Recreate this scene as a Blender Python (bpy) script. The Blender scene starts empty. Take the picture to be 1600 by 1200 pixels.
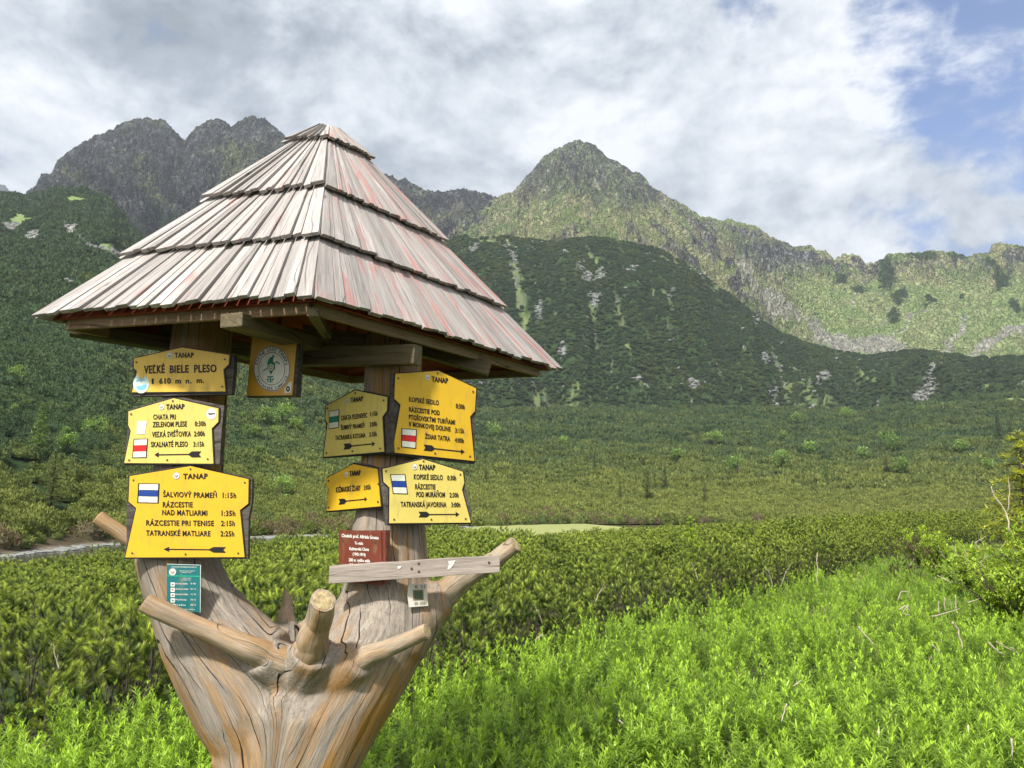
import bpy, math, random
import numpy as np
from mathutils import Vector
random.seed(7); RNG = np.random.default_rng(11)
S = bpy.context.scene
COL = S.collection
# ------------------------------------------------------------------ camera
EYE = 1.6; FPX = 1200.0; PITCH = math.radians(9.2)
CP, SP = math.cos(PITCH), math.sin(PITCH)
cam_d = bpy.data.cameras.new('camera'); cam = bpy.data.objects.new('camera', cam_d); COL.objects.link(cam)
cam.location = (0, 0, EYE); cam.rotation_euler = (math.radians(90) + PITCH, 0, 0)
cam_d.sensor_width = 36; cam_d.lens = 36 * FPX / 1600; cam_d.clip_start = .05; cam_d.clip_end = 20000
S.camera = cam
# ------------------------------------------------------------------ exposure, sun, sky
S.view_settings.view_transform = 'Standard'; S.view_settings.look = 'None'
S.view_settings.exposure = 0.80; S.view_settings.gamma = 1
SUN_EL = math.radians(47); SUN_AZ = (-.36, -.93)
n_ = math.hypot(*SUN_AZ); sd = Vector((SUN_AZ[0]/n_*math.cos(SUN_EL), SUN_AZ[1]/n_*math.cos(SUN_EL), math.sin(SUN_EL)))
ld = bpy.data.lights.new('sun', 'SUN'); ld.energy = 4.1; ld.angle = math.radians(4); ld.color = (1, .955, .88)
lo = bpy.data.objects.new('sun', ld); COL.objects.link(lo); lo.rotation_euler = sd.to_track_quat('Z', 'Y').to_euler()
W = bpy.data.worlds.new('World'); S.world = W; W.use_nodes = True
def nodes_of(nt):
    nt.nodes.clear(); return nt.nodes, nt.links
class NT:
    """tiny node helper"""
    def __init__(s, nt): s.nt = nt; nt.nodes.clear()
    def n(s, typ, ins=None, **kw):
        nd = s.nt.nodes.new(typ)
        for k, v in kw.items(): setattr(nd, k, v)
        for k, v in (ins or {}).items(): s.set(nd, k, v)
        return nd
    def set(s, nd, k, v):
        sk = nd.inputs[k]
        if isinstance(v, bpy.types.NodeSocket): s.nt.links.new(v, sk)
        elif isinstance(v, bpy.types.Node): s.nt.links.new(v.outputs[0], sk)
        else: sk.default_value = (tuple(v) + (1,) if hasattr(v, '__len__') and len(v) == 3 and sk.type == 'RGBA' else v)
    def math(s, op, a, b=0, c=None, clamp=False):
        nd = s.n('ShaderNodeMath', operation=op, use_clamp=clamp); s.set(nd, 0, a); s.set(nd, 1, b)
        if c is not None: s.set(nd, 2, c)
        return nd.outputs[0]
    def vmath(s, op, a, b=(0, 0, 0)):
        nd = s.n('ShaderNodeVectorMath', operation=op); s.set(nd, 0, a)
        if op == 'SCALE': s.set(nd, 'Scale', b)
        else: s.set(nd, 1, b)
        return nd.outputs['Value'] if op in ('DOT_PRODUCT', 'LENGTH') else nd.outputs[0]
    def ramp(s, fac, pts, interp='LINEAR'):
        nd = s.n('ShaderNodeValToRGB', {'Fac': fac}); cr = nd.color_ramp; cr.interpolation = interp
        while len(cr.elements) < len(pts): cr.elements.new(.5)
        for e, (p, c) in zip(cr.elements, pts): e.position = p; e.color = (c, c, c, 1) if not hasattr(c, '__len__') else tuple(c) + (1,)
        return nd.outputs[0]
    def mr(s, v, a, b, c=0, d=1, smooth=False):
        nd = s.n('ShaderNodeMapRange', {0: v, 1: a, 2: b, 3: c, 4: d})
        if smooth: nd.interpolation_type = 'SMOOTHSTEP'
        return nd.outputs[0]
    def mix(s, f, a, b, mode='MIX'):
        nd = s.n('ShaderNodeMix', data_type='RGBA', blend_type=mode)
        s.set(nd, 0, f); s.set(nd, 6, a); s.set(nd, 7, b); return nd.outputs[2]
    def noise(s, vec, scale, detail=4, rough=.55, dist=0, lac=2):
        return s.n('ShaderNodeTexNoise', {'Vector': vec, 'Scale': scale, 'Detail': detail, 'Roughness': rough, 'Distortion': dist, 'Lacunarity': lac}).outputs[0]

w = NT(W.node_tree)
sky = w.n('ShaderNodeTexSky', sky_type='NISHITA', sun_disc=False)
sky.sun_elevation = SUN_EL; sky.sun_rotation = math.atan2(sd.x, sd.y); sky.altitude = 1600; sky.air_density = 1.0; sky.dust_density = .6
tc = w.n('ShaderNodeTexCoord'); d = tc.outputs['Generated']
sx = w.n('ShaderNodeSeparateXYZ', {0: d}); zc = w.math('MAXIMUM', sx.outputs[2], 0.0)
den = w.math('ADD', zc, .30)
pc = w.n('ShaderNodeCombineXYZ', {0: w.math('DIVIDE', sx.outputs[0], den), 1: w.math('DIVIDE', sx.outputs[1], den), 2: w.math('MULTIPLY', zc, .8)}).outputs[0]
pcs = w.vmath('ADD', pc, (3.1, 1.7, .4)); dd = w.vmath('MULTIPLY', d, (1, 1, 1.55))
big = w.noise(pcs, 1.15, 3, .5, .3)
med = w.noise(w.vmath('ADD', dd, (4.3, .7, 1.9)), 4.6, 10, .60, .25)
fin = w.noise(w.vmath('ADD', dd, (9, 4, 2)), 14, 9, .62, .3)
def skydir(px, py):
    u = (px - 800) / FPX; v = -(py - 600) / FPX
    q = Vector((u, CP - v * SP, SP + v * CP)); q.normalize(); return q
def spot(px, py, r0, r1):      # 1 near a direction, 0 outside
    q = skydir(px, py); return w.mr(w.vmath('DOT_PRODUCT', w.vmath('NORMALIZE', d), tuple(q)), math.cos(math.radians(r1)), math.cos(math.radians(r0)), 0, 1, True)
# cover: clouds nearly everywhere, blue openings towards the upper right
gap = w.math('MAXIMUM', w.math('MAXIMUM', w.math('MULTIPLY', spot(1530, 45, 0, 10), .62), w.math('MULTIPLY', spot(1625, 230, 0, 5), .45)),
             w.math('MAXIMUM', w.math('MULTIPLY', spot(1400, 410, 0, 6), .30), w.math('MAXIMUM', w.math('MULTIPLY', spot(1175, -5, 0, 3.0), .30), w.math('MULTIPLY', spot(1600, 370, 0, 4), .22))))
cov = w.math('ADD', w.math('MULTIPLY', med, 1.35), w.math('MULTIPLY', fin, .95)); cov = w.math('SUBTRACT', cov, .24)
cov = w.math('SUBTRACT', cov, gap)
cover = w.mr(cov, .34, .74, 0, 1, True)
# brightness of the cloud: thick = grey, edges and turrets = white
dark = w.math('MULTIPLY', spot(250, 60, 6, 30), .20)
dark = w.math('ADD', dark, w.math('MULTIPLY', spot(560, 200, 2, 14), .12))
lite = w.math('ADD', w.math('MULTIPLY', spot(1330, 210, 2, 13), .13), w.math('MULTIPLY', spot(60, 230, 2, 11), .15))
lite = w.math('ADD', lite, w.math('MULTIPLY', spot(860, 120, 4, 16), .12))
br = w.math('ADD', w.math('MULTIPLY', w.mr(med, .38, .62), .54), w.math('ADD', w.math('MULTIPLY', w.mr(fin, .36, .66), .22), w.math('MULTIPLY', w.mr(w.math('ABSOLUTE', w.math('SUBTRACT', w.noise(w.vmath('ADD', dd, (2, 7, 5)), 6.5, 6, .55, .2), .5)), 0, .16), .20)))
br = w.math('ADD', br, w.math('MULTIPLY', w.mr(big, .38, .62), .28))
br = w.math('SUBTRACT', w.math('ADD', br, lite), dark)
ccol = w.ramp(br, [(.10, (.15, .178, .21)), (.36, (.245, .28, .325)), (.62, (.42, .45, .49)), (.90, (.60, .62, .645))])
hsv = w.mix(1, sky.outputs[0], (.058, .080, .112), 'MULTIPLY')
col = w.mix(cover, hsv, ccol)
# unseen cloud deck brightened around the sun behind the camera, added as fill light
fill_glow = w.mr(w.vmath('DOT_PRODUCT', w.vmath('NORMALIZE', d), tuple(sd)), .45, 1.0, 0, 1, True); col = w.mix(w.math('MULTIPLY', fill_glow, .85), col, (1.25, 1.2, 1.12))
bg = w.n('ShaderNodeBackground', {'Color': col, 'Strength': 1.0})
w.n('ShaderNodeOutputWorld', {'Surface': bg})
W.cycles.sampling_method = 'MANUAL'; W.cycles.sample_map_resolution = 512
# ------------------------------------------------------------------ geometry helpers
def ray(px, py):
    u = (px - 800) / FPX; v = -(py - 600) / FPX
    return u, CP - v * SP, SP + v * CP
def P(px, py, Y):
    a, b, c = ray(px, py); k = Y / b
    return Vector((a * k, Y, EYE + c * k))
def vnoise(x, y, seed=0):
    xi = np.floor(x).astype(np.int64); yi = np.floor(y).astype(np.int64); xf = x - xi; yf = y - yi
    def g(ix, iy):
        h = (ix * 374761393 + iy * 668265263 + seed * 1442695041) & 0xffffffff
        h = ((h ^ (h >> 13)) * 1274126177) & 0xffffffff; h = h ^ (h >> 16)
        a = (h & 0xffff) / 65535.0 * 2 * np.pi
        return np.cos(a), np.sin(a)
    sxf = xf * xf * xf * (xf * (xf * 6 - 15) + 10); syf = yf * yf * yf * (yf * (yf * 6 - 15) + 10)
    def dt(ox, oy):
        gx, gy = g(xi + ox, yi + oy); return gx * (xf - ox) + gy * (yf - oy)
    a = dt(0, 0) * (1 - sxf) + dt(1, 0) * sxf; b = dt(0, 1) * (1 - sxf) + dt(1, 1) * sxf
    return (a * (1 - syf) + b * syf) * 1.5
def fbm(x, y, o=5, seed=0, ga=.5):
    r = 0; a = 1; s = 0
    for i in range(o): r = r + a * vnoise(x * 2 ** i + 17.3 * i, y * 2 ** i - 9.1 * i, seed + i); s += a; a *= ga
    return r / s
def ridged(x, y, o=5, seed=0, ga=.5):
    r = 0; a = 1; s = 0
    for i in range(o): r = r + a * (1 - np.abs(vnoise(x * 2 ** i + 7.7 * i, y * 2 ** i + 3.3 * i, seed + i)) * 2.2); s += a; a *= ga
    return r / s
def sstep(x, a, b):
    t = np.clip((x - a) / (b - a), 0, 1); return t * t * (3 - 2 * t)
def raw_mesh(name, V, F, attrs=None, smooth=True):
    me = bpy.data.meshes.new(name); V = np.asarray(V, np.float32); F = np.asarray(F, np.int32)
    me.vertices.add(len(V)); me.vertices.foreach_set('co', V.ravel())
    k = F.shape[1]; me.loops.add(F.size); me.loops.foreach_set('vertex_index', F.ravel())
    me.polygons.add(len(F)); me.polygons.foreach_set('loop_start', np.arange(0, F.size, k, dtype=np.int32))
    me.polygons.foreach_set('loop_total', np.full(len(F), k, np.int32))
    me.polygons.foreach_set('use_smooth', np.full(len(F), smooth, bool))
    me.update(calc_edges=True)
    for an, arr in (attrs or {}).items():
        arr = np.asarray(arr, np.float32)
        if arr.ndim == 1: at = me.attributes.new(an, 'FLOAT', 'POINT'); at.data.foreach_set('value', arr)
        elif arr.shape[1] == 3: at = me.attributes.new(an, 'FLOAT_VECTOR', 'POINT'); at.data.foreach_set('vector', arr.ravel())
        else: at = me.attributes.new(an, 'FLOAT_COLOR', 'POINT'); at.data.foreach_set('color', arr.ravel())
    return me
def link(name, me, mat=None, parent=None, loc=None):
    o = bpy.data.objects.new(name, me); COL.objects.link(o)
    if mat is not None and me is not None:
        if not me.materials: me.materials.append(mat)
    if parent is not None: o.parent = parent
    if loc is not None: o.location = loc
    return o
def empty(name, loc=(0, 0, 0)):
    o = bpy.data.objects.new(name, None); COL.objects.link(o); o.location = loc; o.empty_display_size = .1; return o
def tag(o, label=None, cat=None, group=None, kind=None):
    if label: o['label'] = label
    if cat: o['category'] = cat
    if group: o['group'] = group
    if kind: o['kind'] = kind
    return o
class MB:
    """collects shapes into one mesh; gc = grain coordinates (across, depth, along), rnd = one number a piece"""
    def __init__(s): s.v = []; s.f = []; s.g = []; s.r = []
    def add(s, vs, fs, gs=None, r=0.):
        b = len(s.v); s.v += [tuple(v) for v in vs]; s.f += [tuple(i + b for i in f) for f in fs]
        s.g += [tuple(g) for g in (gs or vs)]; s.r += [r] * len(vs)
    def hexa(s, p, r=None, size=None):
        """p: 4 bottom pts a,b,c,d (a-b across, a-d along), then 4 top pts"""
        r = random.random() if r is None else r
        p = [Vector(q) for q in p]
        wd = (p[1] - p[0]).length; w2 = (p[2] - p[3]).length; ln = (p[3] - p[0]).length; th = (p[4] - p[0]).length
        o = r * 37.0
        gs = [(o, 0, o), (o + wd, 0, o), (o + (wd + w2) / 2, 0, o + ln), (o + (wd - w2) / 2, 0, o + ln)]
        gs += [(a, th, c) for a, _, c in gs]
        s.add(p, [(3, 2, 1, 0), (4, 5, 6, 7), (0, 1, 5, 4), (1, 2, 6, 5), (2, 3, 7, 6), (3, 0, 4, 7)], gs, r)
    def beam(s, a, b, up, w_, h_, r=None, bev=.0):
        a = Vector(a); b = Vector(b); dr = (b - a).normalized(); sd_ = dr.cross(Vector(up)).normalized(); u = sd_.cross(dr).normalized()
        q = lambda c, i, j: c + sd_ * (i * w_ / 2) + u * (j * h_ / 2)
        s.hexa([q(a, -1, -1), q(a, 1, -1), q(b, 1, -1), q(b, -1, -1), q(a, -1, 1), q(a, 1, 1), q(b, 1, 1), q(b, -1, 1)], r)
    def tube(s, pts, rad, seg=10, cap=True, r=None, wob=0.):
        r = random.random() if r is None else r
        pts = [Vector(q) for q in pts]; vs = []; gs = []; L = 0; n = len(pts); prev = None
        for i, q in enumerate(pts):
            t = (pts[min(i + 1, n - 1)] - pts[max(i - 1, 0)]).normalized()
            if prev is None: nn = t.cross(Vector((.31, .7, .64))).normalized()
            else: nn = (prev - t * prev.dot(t)).normalized()
            prev = nn; bb = t.cross(nn)
            if i: L += (q - pts[i - 1]).length
            for k in range(seg):
                a = k / seg * 2 * math.pi; rr = rad[i] * (1 + wob * (random.random() - .5))
                vs.append(q + nn * (math.cos(a) * rr) + bb * (math.sin(a) * rr))
                gs.append((math.cos(a) * rad[i] + r * 31, math.sin(a) * rad[i], L + r * 17))
        fs = [(i * seg + k, i * seg + (k + 1) % seg, (i + 1) * seg + (k + 1) % seg, (i + 1) * seg + k) for i in range(n - 1) for k in range(seg)]
        if cap: fs += [tuple(range(seg - 1, -1, -1)), tuple((n - 1) * seg + k for k in range(seg))]
        s.add(vs, fs, gs, r)
    def mesh(s, name, smooth=False):
        me = bpy.data.meshes.new(name); me.from_pydata(s.v, [], s.f); me.update()
        a = me.attributes.new('gc', 'FLOAT_VECTOR', 'POINT'); a.data.foreach_set('vector', np.asarray(s.g, np.float32).ravel())
        a = me.attributes.new('rnd', 'FLOAT', 'POINT'); a.data.foreach_set('value', np.asarray(s.r, np.float32))
        me.polygons.foreach_set('use_smooth', [smooth] * len(me.polygons)); return me
    def build(s, name, mat, parent=None, smooth=False, bevel=0):
        o = link(name, s.mesh(name, smooth), mat, parent)
        if bevel:
            m = o.modifiers.new('bevel', 'BEVEL'); m.width = bevel; m.segments = 2; m.limit_method = 'ANGLE'
        return o
# ------------------------------------------------------------------ materials
def mat(name):
    m = bpy.data.materials.new(name); m.use_nodes = True; return m, NT(m.node_tree)
def principled(t, col, rough=.8, normal=None, spec=.3, **kw):
    ins = {'Base Color': col, 'Roughness': rough, 'Specular IOR Level': spec}
    if normal is not None: ins['Normal'] = normal
    ins.update(kw)
    b = t.n('ShaderNodeBsdfPrincipled', ins); t.n('ShaderNodeOutputMaterial', {'Surface': b.outputs[0]}); return b
def flat(name, col, rough=.6, spec=.3):
    m, t = mat(name)
    g = t.n('ShaderNodeTexCoord').outputs['Object']
    f = t.mr(t.noise(g, 60, 4), .3, .7, .88, 1.08)
    principled(t, t.mix(1, col, t.n('ShaderNodeCombineColor', {0: f, 1: f, 2: f}).outputs[0], 'MULTIPLY'), rough, None, spec); return m
def bump(t, h, strength=.5, dist=.01):
    return t.n('ShaderNodeBump', {'Height': h, 'Strength': strength, 'Distance': dist}).outputs[0]
def terrain_mat(name, sc1, sc2, bd, amt=.35, crag=0.):
    m, t = mat(name)
    c = t.n('ShaderNodeAttribute', attribute_name='col').outputs['Color']
    g = t.n('ShaderNodeTexCoord').outputs['Object']
    n1 = t.noise(g, sc1, 8, .65); n2 = t.noise(g, sc2, 5, .7)
    f = t.math('MULTIPLY', t.mr(n1, .3, .7, 1 - amt, 1 + amt), t.mr(n2, .3, .7, 1 - amt, 1 + amt))
    hgt = t.math('ADD', n1, t.math('MULTIPLY', n2, .4))
    if crag:                                                              # broken rock: facets of two sizes with dark clefts
        wv = t.vmath('ADD', g, t.vmath('SCALE', t.n('ShaderNodeTexNoise', {'Vector': g, 'Scale': .05, 'Detail': 4}).outputs[1], 26.))
        rkm_ = t.n('ShaderNodeAttribute', attribute_name='rk').outputs['Fac']; f = t.math('ADD', 1, t.math('MULTIPLY', t.math('SUBTRACT', f, 1), t.mr(rkm_, 0, 1, .42, 1)))
        for sc_, k_ in ((crag, .50), (crag * 2.7, .38)):
            vo = t.n('ShaderNodeTexVoronoi', {'Vector': t.n('ShaderNodeMapping', {0: wv, 3: (1, .8, .55)}).outputs[0], 'Scale': sc_}, feature='DISTANCE_TO_EDGE').outputs['Distance']
            vc = t.n('ShaderNodeTexVoronoi', {'Vector': t.n('ShaderNodeMapping', {0: wv, 3: (1, .8, .55)}).outputs[0], 'Scale': sc_}).outputs['Color']
            q_ = t.math('MULTIPLY', t.mr(vo, 0, .10, 1 - k_, 1), t.mr(t.n('ShaderNodeSeparateColor', {0: vc}).outputs[0], 0, 1, 1 - k_ * .5, 1 + k_ * 1.1))
            f = t.math('MULTIPLY', f, t.math('ADD', 1, t.math('MULTIPLY', rkm_, t.math('SUBTRACT', q_, 1)))); hgt = t.math('ADD', hgt, t.math('MULTIPLY', t.mr(vo, 0, .16, 0, 1), .5))
    cc = t.mix(1, c, t.n('ShaderNodeCombineColor', {0: f, 1: f, 2: f}).outputs[0], 'MULTIPLY')
    principled(t, cc, .95, bump(t, hgt, 1, bd), .1); return m
# ================================================================== TERRAIN
def line(pts):
    xs = np.array([p[0] for p in pts], float); ys = np.array([p[1] for p in pts], float)
    return lambda x: np.interp(x, xs, ys)
def dpoly(px, py, pts):           # distance in photo px to a polyline
    best = np.full(np.shape(px), 1e9)
    for (x0, y0), (x1, y1) in zip(pts[:-1], pts[1:]):
        dx, dy = x1 - x0, y1 - y0; t = np.clip(((px - x0) * dx + (py - y0) * dy) / (dx * dx + dy * dy + 1e-9), 0, 1)
        best = np.minimum(best, np.hypot(px - x0 - t * dx, py - y0 - t * dy))
    return best
def xyz(px, z, Y):                # world x of a photo column at depth Y, height z
    return (px - 800) / FPX * (Y * CP + (z - EYE) * SP)
def proj(x, y, z):
    zz = z - EYE; dc = y * CP + zz * SP; return 800 + FPX * x / dc, 600 - FPX * (zz * CP - y * SP) / dc
def zat(py, Y):                   # height seen on row py at depth Y (centre column)
    v = -(py - 600) / FPX; return EYE + Y * (SP + v * CP) / (CP - v * SP)
C_ROCK = np.array((.135, .140, .140)); C_DROCK = np.array((.040, .044, .048)); C_SCREE = np.array((.33, .32, .28))
C_GRASS = np.array((.150, .210, .072)); C_DRY = np.array((.29, .275, .15)); C_PINE = np.array((.028, .052, .017)); C_SNOW = np.array((.8, .82, .85))
def lerp(a, b, t): return a + (b - a) * t[..., None]
def sheet(px0, px1, dpx, rows, Yb, Yc, pyb, pyc, gamma, back=.25, zfun=None, tdist=None):
    px = np.arange(px0, px1 + 1e-6, dpx); T = np.linspace(0, 1 + back, rows) if tdist is None else tdist
    PX, TT = np.meshgrid(px, T); yb, yc = Yb(PX), Yc(PX)
    zb, zc = zat(pyb(PX), yb), zat(pyc(PX), yc)
    Y = yb + (yc - yb) * TT
    tc_ = np.clip(TT, 0, 1)
    Z = zb + (zc - zb) * tc_ ** gamma
    bk = np.clip(TT - 1, 0, None)
    Z = Z - bk * (yc - yb) * .5 * np.minimum(1, bk * 12)
    X = xyz(PX, Z, Y)
    _, py = proj(X, Y, Z)
    return PX, py, TT, X, Y, Z
def grid_mesh(name, X, Y, Z, col, extra=None):
    r, c = X.shape; V = np.stack([X, Y, Z], -1).reshape(-1, 3)
    i = np.arange(r * c).reshape(r, c); F = np.stack([i[:-1, :-1], i[:-1, 1:], i[1:, 1:], i[1:, :-1]], -1).reshape(-1, 4)
    cl = np.concatenate([np.clip(col, 0, 1), np.ones(col.shape[:2] + (1,))], -1).reshape(-1, 4)
    at = {'col': cl}; at.update(extra or {})
    return raw_mesh(name, V, F, at)
def slope_of(X, Y, Z):
    dzr, dzc = np.gradient(Z); dxr, dxc = np.gradient(X); dyr, dyc = np.gradient(Y)
    nx = dyr * dzc - dzr * dyc; ny = dzr * dxc - dxr * dzc; nz = dxr * dyc - dyr * dxc
    return np.abs(nz) / np.sqrt(nx * nx + ny * ny + nz * nz + 1e-12), nx, ny, nz
# ---- central peak and right ridge
crestD = line([(600, 470), (690, 400), (700, 350), (740, 325), (775, 308), (800, 299), (812, 288), (822, 276), (838, 258), (850, 245), (866, 233), (880, 227), (893, 221), (905, 220), (915, 221), (930, 226), (940, 236), (947, 244), (960, 250),
  (975, 258), (990, 267), (1003, 273), (1010, 280), (1016, 292), (1040, 303), (1062, 316), (1080, 328), (1095, 338), (1112, 340), (1130, 346), (1138, 340), (1150, 346), (1165, 349), (1180, 352), (1200, 366), (1215, 375), (1232, 380),
  (1240, 386), (1262, 383), (1275, 390), (1290, 391), (1305, 404), (1318, 396), (1340, 398), (1352, 410), (1365, 412), (1376, 404), (1385, 397), (1400, 396), (1440, 394), (1460, 391), (1490, 393), (1512, 402), (1522, 396), (1545, 395), (1550, 382), (1562, 379), (1580, 380), (1600, 385), (1720, 380)])
crestE = line([(430, 505), (560, 460), (640, 420), (700, 376), (715, 369), (735, 369), (760, 372), (790, 369), (830, 374), (870, 378), (900, 372), (930, 370), (955, 374), (980, 378), (1020, 386), (1060, 406), (1100, 432), (1140, 460), (1180, 492), (1215, 518), (1250, 533), (1300, 545),
  (1350, 556), (1385, 551), (1410, 547), (1450, 548), (1500, 556), (1545, 562), (1570, 556), (1600, 556), (1720, 560)])
def rough_crest(c, amp, f, seed):
    return lambda px: c(px) + amp * (fbm(px / f, px * 0 + seed, 5, seed, .68) - .55 * np.clip(ridged(px / (f * .8), px * 0 + seed, 3, seed + 3, .6) - .55, 0, 1))
def build_D():
    PX, PY, T, X, Y, Z = sheet(600, 1720, 1.5, 330, line([(600, 980), (1720, 980)]), line([(600, 1500), (905, 1620), (1350, 1500), (1720, 1350)]), lambda p: crestE(p) + 45, rough_crest(crestD, 5, 14, 3), 1.12)
    wt = np.clip(1 - T, 0, 1) ** .6 * sstep(T, 0, .1) * (1 - .86 * sstep(PX, 1180, 1330) * sstep(PY, 415, 455)) * (1 - .45 * np.exp(-((PX - 850) / 110.) ** 2 - ((PY - 350) / 34.) ** 2))
    wu = 26 * fbm(PX / 45, T * 6, 4, 7); th = (PX + wu - 900) / (1.22 - T) / 95                    # ribs fan out from the summit
    rib = np.where(PX < 1120, th, th * .55 + (PX + wu - 1120) / 60 * sstep(PX, 1120, 1200))
    big = ridged(rib, T * 1.1 + 3, 2, 5); mu = np.where(PX < 1120, th * 3.4, (PX + wu) / 25 - T * 4.5 + 2.); med = ridged(mu + .5 * fbm(PX / 22, PY / 22, 3, 10), T * 3.4 + .4 * fbm(PX / 30, PY / 30, 3, 11), 5, 9, .60); fine = ridged(X / 16 + wu / 9, Y / 13, 4, 21, .62)
    Z2 = Z + wt * (48 * (big - .5)) + np.minimum(wt * 2.2, 1) * (22 * (med - .5) + 12 * (fine - .5)) + (1 - wt) * 5 * (fine - .5)
    cr_ = ridged(PX / 16 + 2.3 * fbm(PX / 60, PY / 60, 2, 8), PY / 13, 4, 77, .6); Y = Y - wt * (20 * (med - .5) + 10 * (cr_ - .5))
    sl, *_ = slope_of(X, Y, Z2)
    nz = fbm(X / 60, Y / 60, 5, 31, .6); nf = fbm(X / 13, Y / 13, 4, 33, .65); wx = PX + 20 * fbm(PX / 40, PY / 30, 4, 41); wy = PY + 16 * fbm(PX / 38, PY / 26, 4, 43)
    rock = sstep(.95 * (med - .52) + .55 * (big - .5) + .36 * nz + .28 * nf + .10 - .2 * (sl - .4) - .16, -.02, .14)
    topm = sstep(312 + .10 * np.abs(wx - 900) - wy, -8, 14) * sstep(wx, 790, 815) * sstep(1060 - wx, 0, 45)
    rock = np.maximum(rock, topm * sstep(nf, -.5, .1))
    # sunny meadow apron left of and under the peak
    apr = np.exp(-((wx - 850) / 120) ** 2 - ((wy - 345) / 36) ** 2)
    rock = np.clip(rock - 1.0 * apr * (nf < .38), 0, 1)
    crag = np.exp(-((wx - 1205) / 75) ** 2 - ((wy - (395 + (wx - 1205) * .25)) / 26) ** 2)
    rock = np.clip(rock + 1.1 * crag - .1, 0, 1)
    bowl = sstep(wx, 1180, 1290) * sstep(wy, 425, 455)
    rock = np.clip(rock - bowl * 1.1 * sstep(.50 - nf, 0, .2), 0, 1)
    gr = lerp(C_GRASS[None, None], C_DRY, sstep(nz + .5 * nf, -.35, .4) * (1 - .55 * bowl))
    gr = gr * (1.30 + .28 * bowl[..., None] + .10 * nf[..., None])
    rk = lerp(C_ROCK[None, None] * 1.15, C_DROCK, sstep(ridged(mu * 2.3, T * 13, 5, 51, .65) * .8 + .45 * nf - .35 * (med - .5), .15, .62))
    rk = rk * (1 - .35 * (topm * sstep(.5 - nf, 0, 1)))[..., None] + .0
    c = lerp(gr, rk, rock)
    scr = sstep(8 - dpoly(wx, wy, [(1165, 440), (1190, 458), (1240, 492), (1300, 525), (1350, 540), (1400, 545)]) + 9 * nz, -6, 8)
    scr = np.maximum(scr, sstep(16 - dpoly(wx, wy, [(1290, 530), (1400, 540)]) + 18 * nz, -6, 8))
    for pl, wd in (([(1375, 540), (1420, 500), (1450, 480)], 2.5), ([(1470, 555), (1510, 500)], 4), ([(1500, 565), (1560, 530), (1600, 508)], 8), ([(1335, 480), (1350, 440)], 1.6), ([(1190, 440), (1150, 400)], 4), ([(1370, 510), (1390, 478)], 1.6)):
        scr = np.maximum(scr, sstep(wd - dpoly(wx, wy, pl) + 5 * nf, -2, 3))
    c = lerp(c, C_SCREE * 1.25, scr * (.75 + .25 * sstep(nf, -.4, .3)))
    pn = sstep(wd_blob(wx, wy, [(1383, 425, 16, 32), (1402, 462, 13, 10), (1345, 452, 13, 8), (1560, 435, 12, 20), (1548, 408, 15, 9), (1500, 400, 22, 12), (1440, 402, 22, 9), (1590, 480, 12, 10), (1510, 462, 8, 6), (1312, 436, 12, 9), (1395, 487, 14, 9), (1450, 470, 12, 7)]) + .5 * nf, .25, .6)
    pn = np.maximum(pn, sstep(nz + .35 * fbm(X / 25, Y / 25, 3, 77), .32, .5) * sstep(wx, 1290, 1380) * sstep(520 - wy, 0, 30) * .8)
    c = lerp(c, C_PINE * 1.3, pn)
    sn = sstep(wd_blob(PX, PY, [(728, 343, 7, 1.8), (707, 356, 3, 4)]), .35, .5)
    c = lerp(c, C_SNOW, sn)
    o = link('mountain', grid_mesh('peak', X, Y, Z2, c, {'rk': (rock * (1 - scr)).ravel()}), terrain_mat('mountain_rock_and_grass', .045, .20, 16, .5, .045)); tag(o, kind='structure'); return o
def wd_blob(x, y, bl):
    r = np.zeros(np.shape(x))
    for bx, by, wx_, wy_ in bl: r = np.maximum(r, np.exp(-((x - bx) / wx_) ** 2 - ((y - by) / wy_) ** 2))
    return r
# ---- left mountain
crestC = line([(-130, 330), (20, 330), (40, 303), (50, 294), (60, 283), (66, 273), (80, 270), (90, 252), (102, 240), (115, 231), (130, 222), (145, 214), (160, 209), (178, 200), (190, 191), (205, 188), (215, 184), (228, 182), (240, 187), (250, 185),
  (262, 192), (272, 204), (282, 213), (288, 219), (296, 208), (308, 198), (322, 189), (337, 186), (350, 188), (362, 197), (370, 192), (382, 184), (396, 180), (404, 186), (411, 182), (420, 190), (432, 200), (445, 212), (455, 224),
  (500, 262), (560, 262), (612, 274), (622, 283), (633, 276), (645, 287), (662, 296), (690, 299), (720, 295), (745, 298), (765, 304), (785, 312), (800, 325), (830, 380)])
crestB = line([(-130, 310), (0, 303), (40, 306), (90, 299), (135, 296), (170, 310), (185, 335), (215, 372), (260, 400), (320, 425), (400, 470), (480, 520), (560, 585), (640, 625), (720, 642), (800, 644), (960, 640), (1100, 640), (1250, 640), (1330, 646), (1400, 636), (1500, 624), (1600, 615), (1720, 610)])
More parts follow.
